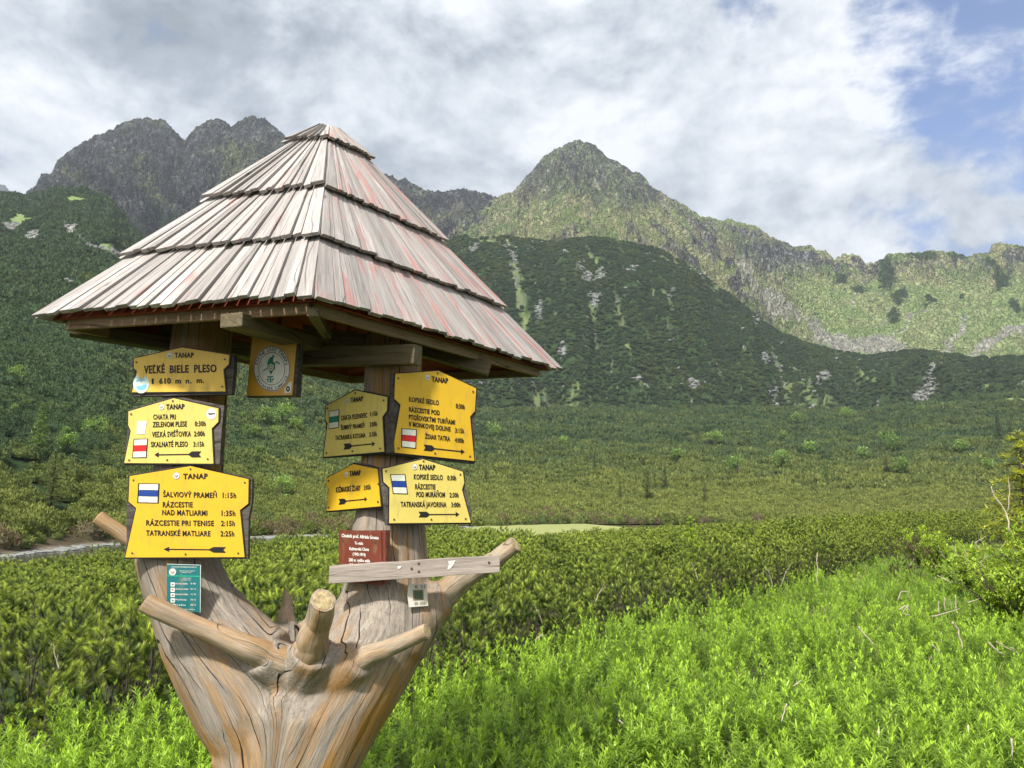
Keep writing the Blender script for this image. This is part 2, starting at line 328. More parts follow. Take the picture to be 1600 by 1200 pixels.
def build_C():
    PX, PY, T, X, Y, Z = sheet(-130, 830, 1.5, 330, line([(-130, 900), (830, 1000)]), line([(-130, 1250), (300, 1400), (830, 1600)]), lambda p: np.minimum(crestB(p) + 60, 560), rough_crest(crestC, 6, 12, 13), 1.05)
    wt = np.clip(1 - T, 0, 1) ** .6 * sstep(T, 0, .1)
    wu = 30 * fbm(PX / 45, T * 6, 4, 17); big = ridged((PX + wu) / 90 - T * .9, T * 2.0, 2, 15); mu = (PX + wu) / 24 - T * 5 * np.tanh((PX - 250) / 90.); med = ridged(mu + .5 * fbm(PX / 22, PY / 22, 3, 12), T * 3.2 + .4 * fbm(PX / 30, PY / 30, 3, 14), 5, 19, .6); fine = ridged(X / 15 + wu / 8, Y / 12, 4, 23, .62)
    Z2 = Z + wt * 58 * (big - .5) + np.minimum(wt * 2.2, 1) * (26 * (med - .5) + 13 * (fine - .5)) + (1 - wt) * 5 * (fine - .5)
    cr_ = ridged(PX / 18 + 2.3 * fbm(PX / 60, PY / 60, 2, 8), PY / 14, 4, 78, .6); Y = Y - wt * (34 * (med - .5) + 24 * (cr_ - .5))
    sl, *_ = slope_of(X, Y, Z2)
    nz = fbm(X / 55, Y / 55, 5, 36, .6); nf = fbm(X / 12, Y / 12, 4, 38, .65)
    wx = PX + 16 * fbm(PX / 30, PY / 30, 4, 45); wy = PY + 16 * fbm(PX / 30, PY / 26, 4, 46)
    g = sstep(.62 - med - .3 * (big - .5) + .4 * nz + .3 * nf - .30, 0, .25) * .26
    g = np.maximum(g, sstep(wd_blob(wx, wy, [(375, 250, 60, 42), (350, 290, 34, 40), (232, 290, 26, 22), (250, 310, 26, 12), (110, 280, 26, 18), (225, 258, 30, 12), (700, 340, 80, 16)]) * .8 + .6 * nf + .3 * nz, .35, .9) * .85)
    rk = lerp(C_ROCK[None, None] * .72, C_DROCK * .8, sstep(ridged(mu * 2.2, T * 13, 5, 54, .65) * .8 + .45 * nf - .3 * (med - .5), .15, .62))  # rock colour darkened to stand for the cloud shadow on this mountain
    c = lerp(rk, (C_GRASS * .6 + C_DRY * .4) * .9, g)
    c = lerp(c, C_PINE * 1.3, sstep(wd_blob(wx, wy, [(200, 345, 40, 12), (250, 330, 12, 14), (275, 345, 20, 16)]) + .5 * nf, .4, .8))
    c = lerp(c, C_SCREE * .7, sstep(wd_blob(wx, wy, [(160, 332, 16, 16), (190, 358, 18, 12), (710, 330, 26, 18)]) + .7 * nf, .6, 1.0) * .7)
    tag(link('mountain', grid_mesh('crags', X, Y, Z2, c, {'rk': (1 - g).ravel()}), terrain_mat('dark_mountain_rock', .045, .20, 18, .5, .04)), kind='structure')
def build_far():
    c0 = line([(-200, 260), (-60, 250), (-20, 278), (0, 288), (8, 290), (22, 306), (60, 360)])
    PX, PY, T, X, Y, Z = sheet(-200, 60, 2, 60, line([(0, 2400), (1, 2400)]), line([(0, 3000), (1, 3000)]), lambda p: p * 0 + 420, rough_crest(c0, 4, 12, 15), 1.)
    Z = Z + 30 * (ridged(X / 120, Y / 120, 4, 5) - .5) * np.clip(1 - T, 0, 1)
    tag(link('mountain', grid_mesh('far_peak', X, Y, Z, np.broadcast_to(C_DROCK, X.shape + (3,)).copy()), terrain_mat('far_rock', .02, .1, 8)), kind='structure')
# ---- dark pine-covered hill in the middle
PIN = {}          # where dwarf pines grow: arrays of positions
def build_E():
    PX, PY, T, X, Y, Z = sheet(430, 1720, 1.6, 300, line([(560, 640), (1250, 660), (1720, 600)]), line([(560, 900), (930, 900), (1250, 950), (1400, 850), (1720, 820)]), lambda p: crestB(p) + 22, rough_crest(crestE, 3, 25, 23), .82)
    wt = np.clip(1 - T, 0, 1) ** .5 * sstep(T, 0, .08)
    big = ridged(PX / 95 + .6 * T + .3, T * 1.2, 2, 25); med = ridged(X / 60 + .5 * fbm(X / 50, Y / 50, 3, 24), Y / 75, 4, 29, .5); fine = fbm(X / 9, Y / 9, 3, 27)
    gul = np.zeros_like(X)
    wx = PX + 9 * fbm(PX / 24, PY / 30, 4, 61, .6); wy = PY + 9 * fbm(PX / 28, PY / 20, 4, 63, .6)
    nz = fbm(X / 30, Y / 30, 4, 65, .6); nf = fbm(X / 8, Y / 8, 4, 67, .65)
    G = [([(800, 395), (806, 430), (818, 470), (820, 520), (832, 560), (842, 600), (872, 640)], 8), ([(735, 372), (790, 385), (800, 410)], 4), ([(960, 455), (966, 490), (972, 515)], 5), ([(925, 480), (930, 520)], 3), ([(1038, 450), (1046, 480), (1048, 530)], 2.2),
         ([(1100, 440), (1140, 455), (1180, 480), (1190, 500)], 3), ([(1185, 520), (1205, 545), (1222, 575), (1228, 600)], 5), ([(1010, 395), (1080, 415), (1120, 440)], 2.5), ([(850, 590), (880, 625), (900, 640)], 3), ([(905, 380), (912, 392), (930, 410)], 2)]
    for pl, wd in G:
        dd = dpoly(wx, wy, pl); gul = np.maximum(gul, sstep(wd * .8 - dd + 11 * nf + 4 * nz, -2.5, 3.5))
    Z2 = Z + wt * (30 * (big - .5) + 26 * (med - .5)) + np.minimum(wt * 2, 1) * (2.5 * fine) - gul * 6 * wt
    stk = ridged(PX / 17 + .9 * fbm(PX / 40, T * 5, 3, 26), T * 2.2 + 1.7, 3, 28, .55) + .35 * nz; gul = np.maximum(gul, sstep(stk + .25 * nf, .80, 1.0) * sstep(T, .02, .1) * sstep(.93 - T, 0, .1) * .95)
    gr = sstep(wd_blob(wx, wy, [(905, 618, 30, 14), (1255, 610, 32, 20), (1300, 640, 80, 10), (1230, 585, 12, 18), (965, 505, 7, 16), (1350, 590, 40, 6), (1590, 590, 24, 7), (820, 545, 9, 26), (800, 420, 8, 20)]) * .9 + .7 * nf + .35 * nz, .40, 1.05)
    rkm = sstep(wd_blob(wx, wy, [(925, 425, 36, 9), (930, 470, 16, 13), (982, 425, 20, 9), (885, 398, 12, 5), (785, 600, 24, 15), (760, 595, 14, 18), (1080, 608, 34, 9), (1000, 610, 20, 7), (1205, 605, 16, 14), (1195, 555, 10, 10), (1290, 600, 26, 7), (880, 545, 6, 16), (840, 470, 7, 16), (740, 385, 20, 9), (1050, 460, 8, 8), (1180, 500, 9, 12)]) * .9 + .8 * nf, .45, 1.05)
    scm = sstep(wd_blob(wx, wy, [(1440, 588, 46, 11), (1370, 628, 24, 9), (1325, 632, 16, 6), (1240, 634, 18, 5), (1270, 628, 14, 7), (845, 628, 16, 14), (1465, 612, 8, 4), (885, 400, 14, 4), (860, 640, 20, 6)]) + .8 * nf, .45, 1.0)
    c = np.broadcast_to(C_PINE, X.shape + (3,)).copy()
    c = lerp(c, (C_GRASS * .62 + C_DRY * .08), np.maximum(gr, gul * sstep(nz, -.1, .2)))
    c = lerp(c, C_SCREE * .5, gul * sstep(-nz, -.3, .3) * .8)
    c = lerp(c, C_ROCK * (1.15 + .5 * sstep(nf, -.2, .5)[..., None]), rkm); c = lerp(c, C_SCREE * .7, scm)
    sp = sstep(fbm(X / 7, Y / 7, 3, 69, .7) + .25 * nz + .3 * sstep(med, .75, 1), .45, .56) * .9; c = lerp(c, C_SCREE * .8, sp)
    Z2 = Z2 + rkm * 5 * (ridged(X / 7, Y / 7, 4, 71, .6) - .3) + scm * 1.5 * ridged(X / 4, Y / 4, 2, 73)
    tag(link('hill', grid_mesh('pine_hill', X, Y, Z2, c), terrain_mat('hill_ground', .1, .6, 1.5, .3)), kind='structure')
    free = 1 - np.maximum.reduce([gr, rkm, scm, gul, sp * .7]); ok = (T < 1.03) & (T > .0); PIN['ER'] = (X, Y, Z2, np.clip(rkm + scm + .5 * gul * sstep(-nz, -.3, .3) + .4 * sp, 0, 1) * 1.3, ok)
    PIN['E'] = (X, Y, Z2, free, ok)
YCB = lambda p: 600 + 90 * np.exp(-((p - 120) / 330.) ** 2)
def build_B():
    T_ = np.concatenate([np.linspace(0, .12, 60), np.linspace(.123, 1.0, 330), np.linspace(1.01, 1.2, 12)])
    bank = line([(-130, 50), (0, 60), (180, 82), (300, 90), (400, 100), (560, 112), (700, 150), (850, 175), (1000, 190), (1720, 200)])
    PX, PY, T, X, Y, Z = sheet(-130, 1720, 1.6, 0, bank, YCB, lambda p: p * 0 + 800, crestB, 1., tdist=T_)
    zb = -2.05; zc = zat(crestB(PX), YCB(PX))
    tcl = np.clip(T, 0, 1); gm = np.interp(PX, [0, 500, 740, 1700], [1.25, 1.25, 1.25, 1.25])
    Z = zb + (zc - zb) * tcl ** gm - np.clip(T - 1, 0, 1) * 350
    X = xyz(PX, Z, Y); _, PY = proj(X, Y, Z)
    und = fbm(X / 90, Y / 60, 3, 81); und2 = fbm(X / 26, Y / 16, 3, 83)
    Z2 = Z + sstep(T, .03, .25) * (1 - .8 * sstep(T, .9, 1)) * (6 * und * sstep(T, 0, .6) + 2.2 * und2)
    wx = PX + 8 * fbm(PX / 22, PY / 22, 4, 85, .6); wy = PY + 7 * fbm(PX / 22, PY / 18, 4, 87, .6); nf = fbm(X / 6, Y / 6, 4, 89, .6)
    scm = sstep(wd_blob(wx, wy, [(22, 352, 26, 9), (50, 366, 22, 11), (55, 405, 9, 3), (118, 362, 9, 9), (1460, 700, 0.1, .1)]) + .35 * nf, .5, .68)
    scm = np.maximum(scm, sstep(5 - dpoly(wx, wy, [(100, 352), (118, 368), (145, 388), (170, 392), (190, 402)]) + 5 * nf, -2, 2))
    scm = np.maximum(scm, sstep(2.5 - dpoly(wx, wy, [(92, 438), (112, 444), (130, 450)]) + 4 * nf, -1, 2))
    gr = sstep(wd_blob(wx, wy, [(120, 312, 30, 8), (105, 445, 22, 6), (170, 385, 30, 6), (10, 330, 14, 6), (1500, 632, 100, 5), (1590, 628, 60, 7), (1545, 745, 26, 3), (30, 345, 30, 14)]) + .55 * nf, .45, .75)
    shore = sstep(.0035 - T, 0, .001)
    c = np.broadcast_to(C_PINE * .8, X.shape + (3,)).copy(); c = lerp(c, C_GRASS * 1.0, gr); c = lerp(c, C_SCREE * .8, scm)
    c = lerp(c, np.array((.07, .055, .032)), sstep(.02 - T, 0, .006)); c = lerp(c, np.array((.17, .145, .115)), shore * (X < 12) * sstep(nf, -.5, .2))
    tag(link('hillside', grid_mesh('valley_slope', X, Y, Z2, c), terrain_mat('hillside_ground', .25, 1.5, .6, .3)), kind='structure')
    PIN['BR'] = (X, Y, Z2, np.clip(scm, 0, 1) * 1.3, (T < 1.02) & (T > .02)); free = 1 - np.maximum.reduce([gr, scm, shore]); PIN['B'] = (X, Y, Z2, free, (T < 1.02) & (T > .006))
build_far(); build_C(); build_D(); build_E(); build_B()
# ---- near ground: level by the signpost, falling towards the lake behind a diagonal edge
YED = lambda az: np.interp(az, [-1.3, -.75, -.658, -.374, -.165, 0, .247, .41, .535, .7, 1.3], [3.4, 4.5, 4.8, 5.4, 5.9, 7.4, 11.2, 16.8, 27, 38, 60])
KS = lambda az: np.interp(az, [-.75, -.3, 0, .2, .4, .55, .8], [.13, .095, .07, .045, .022, .012, .01])
def edge_s(x, y):
    az = x / np.maximum(y, .5); return (y - YED(az)) * np.interp(az, [-.6, .1, .6], [.9, .72, .62]) + .30 * np.sin(x * 1.3 + .5) + .2 * np.sin(x * 3.1)
def ground_z(x, y):
    x = np.asarray(x, float); y = np.asarray(y, float)
    s = np.clip(edge_s(x, y), 0, None); k = KS(x / np.maximum(y, .5))
    z = -2.55 * (1 - np.exp(-k * s / 2.55 * 1.25))
    f = 1 - sstep(s, 10, 30)
    return z + f * (.05 * fbm(x / 1.7, y / 1.7, 3, 91) + .03 * fbm(x * 1.6, y * 1.6, 2, 93)) + .14 * sstep(x, 2, 9) * f
def build_ground():
    az = np.linspace(-1.25, 1.25, 320); r = np.concatenate([np.linspace(-6, 3.0, 14), np.geomspace(3.1, 210, 190)])
    R, A = np.meshgrid(r, az, indexing='ij'); X = A * np.maximum(R, 6) ; Y = R
    Z = ground_z(X, np.maximum(Y, -3)); 
    Z = np.where(Y > 40, np.minimum(Z, Z), Z)
    n = fbm(X / 2, Y / 2, 4, 95); c = lerp(np.broadcast_to(np.array((.045, .04, .022)), X.shape + (3,)), np.array((.03, .055, .015)), sstep(n, -.3, .3))
    tag(link('ground', grid_mesh('near_ground', X, Y, Z, c), terrain_mat('soil', 3, 20, .03)), kind='structure')
build_ground()
# ---- valley floor far below everything, so no gap shows between the sheets
def build_base():
    me = raw_mesh('valley_floor', [(-2500, -400, -3.2), (2500, -400, -3.2), (2500, 3400, -3.2), (-2500, 3400, -3.2)], [(0, 1, 2, 3)], {'col': np.tile((.05, .07, .03, 1), (4, 1))})
    tag(link('terrain', me, terrain_mat('valley_soil', .2, 1.2, .3)), kind='structure')
build_base()
# ---- lake and meadow
def build_lake():
    m, t = mat('lake_water'); g = t.n('ShaderNodeTexCoord').outputs['Object']
    n = t.noise(t.n('ShaderNodeMapping', {0: g, 3: (1, .5, 1)}).outputs[0], 3, 5, .6)
    principled(t, t.mix(t.mr(t.noise(g, .25, 3), .4, .6), (.05, .045, .028), (.035, .04, .025)), .12, bump(t, n, .35, .04), .5)
    V = [(-95, 18, -2.1), (60, 18, -2.1), (60, 175, -2.1), (-95, 175, -2.1)]
    tag(link('lake', raw_mesh('lake', V, [(0, 1, 2, 3)]), m), kind='structure')
    m, t = mat('meadow_grass'); g = t.n('ShaderNodeTexCoord').outputs['Object']
    n = t.noise(g, .8, 6, .7); principled(t, t.mix(t.mr(n, .3, .7), (.20, .225, .08), (.30, .31, .125)), .9, bump(t, n, .6, .1), .1)
    xs = np.linspace(-9, 30, 80); V = []; F = []
    for i, x in enumerate(xs):
        yn = 96 + 20 * max(0, (6 - x) / 15) + 3 * math.sin(x * .4); yf = max(yn + .5, 200 - max(0, x - 14) * 6.2); V += [(x, yn, -2.09), (x, (yn + yf) / 2, -2.0 + .05 * math.sin(x)), (x, yf, -1.95)]
    F = [(i * 3 + j, i * 3 + 3 + j, i * 3 + 4 + j, i * 3 + 1 + j) for i in range(79) for j in range(2)]
    tag(link('meadow', raw_mesh('meadow', V, F), m), kind='structure')
build_lake()
# ================================================================== SIGNPOST
def grain_mat(name, light, dark, warm=None, warm_amt=0., paint=None, paint_amt=0., sc=1., rough=.75, crack=.5, plank=.25, bumpd=.004, knots=True, zwarm=False, crw=1.):
    m, t = mat(name)
    gc = t.n('ShaderNodeAttribute', attribute_name='gc').outputs['Vector']; rn = t.n('ShaderNodeAttribute', attribute_name='rnd').outputs['Fac']
    st = t.n('ShaderNodeMapping', {0: gc, 3: (1, 1, .06)}).outputs[0]
    fine = t.noise(st, 230 * sc, 5, .65); mid = t.noise(st, 60 * sc, 4, .6, .4); blot = t.noise(t.n('ShaderNodeMapping', {0: gc, 3: (1, 1, .35)}).outputs[0], 7 * sc, 4, .6)
    f = t.math('ADD', t.math('MULTIPLY', fine, .45), t.math('MULTIPLY', mid, .55))
    c = t.mix(t.mr(f, .36, .62), dark, light)
    if warm is not None:
        tcn = t.n('ShaderNodeTexCoord').outputs['Object']
        pz = t.n('ShaderNodeAttribute', attribute_name='warm').outputs['Fac'] if zwarm else warm_amt
        wf = t.math('MULTIPLY', t.mr(t.math('ADD', t.math('MULTIPLY', t.noise(t.n('ShaderNodeMapping', {0: gc, 3: (1, 1, .22)}).outputs[0], 9, 4, .65), 1.0), t.math('MULTIPLY', mid, .35)), .56, .80), 1.0)
        wf = t.math('MINIMUM', t.math('MAXIMUM', t.math('ADD', t.math('SUBTRACT', wf, .5), t.math('MULTIPLY', pz, 1.3)), 0), 1)
        c = t.mix(wf, c, t.mix(t.mr(f, .3, .65), tuple(v * .55 for v in warm), warm))
    c = t.mix(t.math('MULTIPLY', t.mr(blot, .35, .7), .35), c, tuple(v * .6 for v in dark))
    if plank:
        v = t.mr(rn, 0, 1, 1 - plank, 1 + plank * .6); c = t.mix(1, c, t.n('ShaderNodeCombineColor', {0: v, 1: v, 2: v}).outputs[0], 'MULTIPLY')
    if paint is not None:
        pn = t.noise(t.n('ShaderNodeMapping', {0: gc, 3: (1, 1, .10)}).outputs[0], 34, 7, .72); pb = t.noise(t.n('ShaderNodeMapping', {0: gc, 3: (1, 1, .6)}).outputs[0], 5, 3, .6)
        pf = t.mr(t.math('ADD', t.math('ADD', t.math('MULTIPLY', pn, .8), t.math('MULTIPLY', pb, .5)), t.math('MULTIPLY', rn, .10)), .70 - paint_amt * .12, .80 - paint_amt * .1)
        c = t.mix(t.math('MULTIPLY', pf, .75), c, paint)
    if knots:
        vk = t.n('ShaderNodeTexVoronoi', {'Vector': t.n('ShaderNodeMapping', {0: gc, 3: (1, 1, .6)}).outputs[0], 'Scale': 9 * sc, 'Randomness': 1.0})
        kf = t.mr(vk.outputs['Distance'], .03, .09, .75, 0); c = t.mix(kf, c, tuple(v * .35 for v in dark))
    sg = t.n('ShaderNodeSeparateXYZ', {0: gc}); SC = 26 * sc
    wv = t.math('ADD', t.math('MULTIPLY', t.math('ADD', sg.outputs[0], t.math('MULTIPLY', sg.outputs[1], .6)), SC), t.math('MULTIPLY', t.noise(t.n('ShaderNodeMapping', {0: gc, 3: (1, 1, .30)}).outputs[0], 5, 3, .55), 3.2))
    cid = t.math('FLOOR', wv); fr = t.math('FRACT', wv)
    seg = t.noise(t.n('ShaderNodeCombineXYZ', {0: t.math('MULTIPLY', cid, 7.31), 1: 0., 2: t.math('MULTIPLY', sg.outputs[2], 3.2)}).outputs[0], 1, 2, .5)
    wdt = t.mr(seg, .46, .66, 0, .066 * crw); cr = t.math('MULTIPLY', t.math('LESS_THAN', t.math('ABSOLUTE', t.math('SUBTRACT', fr, .5)), wdt), t.mr(seg, .46, .52, 0, 1))
    cr = t.math('MULTIPLY', cr, crack); c = t.mix(cr, c, (.02, .014, .01))
    h = t.math('SUBTRACT', f, t.math('MULTIPLY', cr, 1.6))
    principled(t, c, rough, bump(t, h, 1.0, bumpd), .25); return m
M = {}
M['trunk'] = grain_mat('weathered_trunk', (.37, .325, .27), (.165, .14, .115), warm=(.38, .195, .045), zwarm=True, crack=1., plank=0, knots=False, bumpd=.006)
M['branch'] = grain_mat('branch_wood', (.46, .385, .29), (.20, .15, .105), warm=(.40, .22, .07), warm_amt=.17, crack=.75, crw=.5, plank=0, knots=False)
M['shingleL'] = grain_mat('weathered_planks', (.46, .435, .42), (.26, .235, .222), paint=(.36, .16, .14), paint_amt=-.75, crack=.5, plank=.28, sc=.8)
M['shingleR'] = grain_mat('weathered_red_planks', (.44, .415, .395), (.255, .23, .215), paint=(.40, .17, .15), paint_amt=-.2, crack=.5, plank=.22, sc=.8)
M['under'] = grain_mat('red_stained_board', (.34, .07, .03), (.17, .04, .022), crack=.5)
M['fascia'] = grain_mat('fascia_board', (.30, .21, .13), (.17, .105, .062), crack=.6)
M['beam'] = grain_mat('beam_wood', (.17, .14, .08), (.085, .065, .04), crack=.9)
M['plank'] = grain_mat('grey_plank', (.40, .345, .30), (.22, .185, .16), crack=.7, plank=0)
M['back'] = grain_mat('backing_board', (.13, .115, .10), (.035, .03, .027), crack=.6, plank=.2)
M['greymark'] = flat('faded_mark', (.16, .13, .11))
def plate_mat(name, col, sc=1):
    m, t = mat(name); g = t.n('ShaderNodeTexCoord').outputs['Object']
    n = t.noise(g, 9, 5, .6); n2 = t.noise(t.n('ShaderNodeMapping', {0: g, 3: (1, 1, .3)}).outputs[0], 45, 4, .6)
    c = t.mix(t.mr(n, .35, .75, 0, .35), col, tuple(v * .68 for v in col)); c = t.mix(t.mr(n2, .54, .75, 0, .45), c, (.26, .20, .09)); c = t.mix(t.mr(t.noise(g, 160, 3), .66, .74, 0, .5), c, (.12, .09, .05))
    principled(t, c, .42, bump(t, n, .1, .002), .4); return m
M['y_deep'] = plate_mat('yellow_enamel', (.64, .395, .018)); M['y_pale'] = plate_mat('faded_yellow_enamel', (.60, .49, .12)); M['y_ochre'] = plate_mat('ochre_enamel', (.70, .46, .06))
M['black'] = flat('black_paint', (.014, .013, .013), .45); M['white'] = flat('white_paint', (.66, .66, .61), .5)
M['blue'] = flat('blue_paint', (.012, .045, .24), .45); M['red'] = flat('red_paint', (.50, .018, .02), .45); M['green'] = flat('green_paint', (.01, .16, .10), .45)
M['screw'] = flat('rusty_screw', (.075, .05, .035), .5); M['brown'] = plate_mat('brown_enamel', (.135, .03, .016)); M['teal'] = plate_mat('teal_plastic', (.008, .13, .14)); M['tealgreen'] = flat('green_stripe', (.01, .30, .18))
M['sky'] = flat('sticker_blue', (.16, .48, .72)); M['pale'] = flat('sticker_pale', (.55, .66, .62)); M['edge'] = flat('cut_wood', (.42, .33, .19)); M['flagw'] = flat('marker_cream', (.60, .62, .52))

post = empty('signpost', P(450, 1200, 2.93)); post.location.z = 0
tag(post, 'forked tree trunk signpost under a tiered wooden roof', 'signpost')
def to_child(o): o.parent = post; o.matrix_parent_inverse = post.matrix_world.inverted(); return o
bpy.context.view_layer.update()
POSTOFF = Vector(post.location)
def child(o, par=None):
    """built in world coordinates -> keeps its place under its parent's origin"""
    par = par or post; off = Vector(par.location) if par.parent is None else POSTOFF
    if par.parent is None: o.location = o.location - off
    o.parent = par; return o
# ---- trunk: union of tapering limbs, remeshed to one skin
def limb(mb, pts, seg=20):
    ps = [P(x, y, Y) for x, y, Y, r in pts]; rs = [r * (Y * CP) / FPX * .98 for x, y, Y, r in pts]
    mb.tube(ps, rs, seg)
    return ps, rs
LEFT = [(320, 492, 2.93, 47), (308, 600, 2.93, 49), (297, 720, 2.93, 52), (285, 800, 2.93, 56), (278, 872, 2.93, 63), (284, 900, 2.93, 61), (300, 940, 2.93, 63), (321, 980, 2.93, 72), (350, 1020, 2.93, 82), (378, 1060, 2.93, 88), (399, 1100, 2.93, 88), (416, 1150, 2.93, 79), (425, 1200, 2.93, 84), (428, 1300, 2.93, 90), (425, 1450, 2.93, 112)]
RIGHT = [(618, 520, 3.03, 46), (614, 600, 3.03, 47), (613, 720, 3.03, 50), (610, 800, 3.03, 55), (607, 845, 3.03, 61), (606, 900, 3.03, 66), (604, 940, 3.02, 72), (593, 980, 3.0, 82), (570, 1020, 2.98, 84), (545, 1060, 2.96, 84), (521, 1100, 2.945, 83), (497, 1150, 2.93, 80), (474, 1200, 2.93, 82), (470, 1300, 2.93, 90), (478, 1450, 2.93, 112)]
def build_trunk():
    mb = MB(); pL, rL = limb(mb, LEFT); pR, rR = limb(mb, RIGHT)
    limb(mb, [(473, 1040, 2.92, 50), (465, 1100, 2.92, 90), (452, 1200, 2.93, 90), (450, 1450, 2.93, 100)])
    limb(mb, [(430, 1020, 2.90, 34), (400, 1000, 2.93, 36), (370, 985, 2.93, 40)])
    limb(mb, [(520, 1030, 2.95, 40), (560, 1010, 2.96, 60)])
    limb(mb, [(480, 1050, 2.84, 44), (490, 1015, 2.72, 33)])              # collars of the stubs
    limb(mb, [(455, 1055, 2.86, 44), (405, 1022, 2.74, 30)]); limb(mb, [(520, 1055, 2.86, 50), (566, 1030, 2.76, 26)])
    limb(mb, [(625, 985, 2.98, 60), (672, 945, 2.99, 36), (697, 926, 3.0, 25)])
    limb(mb, [(300, 915, 2.95, 40), (240, 868, 2.93, 22)])
    limb(mb, [(448, 1010, 3.05, 30), (447, 970, 3.06, 18)])
    for x, y in ((335, 1440), (560, 1450), (450, 1470)): limb(mb, [(450, 1330, 2.93, 80), (x, y, 2.85, 60)])
    limb(mb, [(360, 1180, 2.86, 22), (333, 1199, 2.80, 9)])
    me = mb.mesh('trunk_raw'); o = link('trunk', me)
    m = o.modifiers.new('r', 'REMESH'); m.mode = 'VOXEL'; m.voxel_size = .009; m.use_smooth_shade = True
    m = o.modifiers.new('s', 'SMOOTH'); m.factor = .6; m.iterations = 14
    dg = bpy.context.evaluated_depsgraph_get(); me2 = bpy.data.meshes.new_from_object(o.evaluated_get(dg)); bpy.data.objects.remove(o)
    n = len(me2.vertices); co = np.empty(n * 3, np.float32); me2.vertices.foreach_get('co', co); co = co.reshape(-1, 3).astype(float)
    def at(ps, rs, z):
        zz = np.array([p.z for p in ps])[::-1]; i = lambda a: np.interp(z, zz, np.array(a)[::-1])
        return i([p.x for p in ps]), i([p.y for p in ps]), i(rs)
    xl, yl, rl = at(pL, rL, co[:, 2]); xr, yr, rr = at(pR, rR, co[:, 2])
    dl = (co[:, 0] - xl) / rl; dr = (co[:, 0] - xr) / rr
    wR = sstep(np.abs(dl) - np.abs(dr), -.5, .5)
    a = (1 - wR) * (-1 + dl) + wR * (1 + dr); a *= .2
    z = co[:, 2]; b = (co[:, 1] - 2.93)
    gr = np.stack([a, b, z], 1)
    # shallow grooves along the grain
    no = np.empty(n * 3, np.float32); me2.vertices.foreach_get('normal', no); no = no.reshape(-1, 3)
    g = fbm(a * 26 + 5 + .3 * fbm(z * 3, a * 3, 2, 5), z * 1.3 + b * 2, 4, 101, .6)
    kx, kz = P(430, 1103, 2.72).x, P(430, 1103, 2.72).z; kd = np.hypot(co[:, 0] - kx, (co[:, 2] - kz)); kn = np.exp(-(kd / .038) ** 2) * (co[:, 1] < 2.9)
    ringn = np.cos(kd * 420) * np.exp(-(kd / .05) ** 2) * (co[:, 1] < 2.9)
    co = co + no * (.0055 * g + .030 * kn + .004 * ringn)[:, None]
    gr[:, 0] += .03 * kn; 
    me2.vertices.foreach_set('co', co.astype(np.float32).ravel())
    at_ = me2.attributes.new('gc', 'FLOAT_VECTOR', 'POINT'); at_.data.foreach_set('vector', gr.astype(np.float32).ravel())
    # honey-coloured, unbleached wood: low down, at the flanks and where branches keep the rain off; the varnished upper posts too
    warm = .07 + .30 * sstep(.95 - z, 0, .4) + .5 * sstep(z, 1.62, 1.85) + .30 * sstep(np.abs(a), .22, .38) * sstep(1.25 - z, 0, .3) + .22 * sstep(-no[:, 2], .0, .5)
    cx = (co[:, 0] - P(450, 1060, 2.9).x); warm = warm - .18 * np.exp(-(cx / .07) ** 2) * sstep(1.2 - z, 0, .1) - .3 * sstep(no[:, 2], .25, .7)
    at_ = me2.attributes.new('warm', 'FLOAT', 'POINT'); at_.data.foreach_set('value', np.clip(warm, 0, 1).astype(np.float32))
    me2.materials.clear(); me2.polygons.foreach_set('use_smooth', [True] * len(me2.polygons))
    child(link('trunk', me2, M['trunk']))
build_trunk()
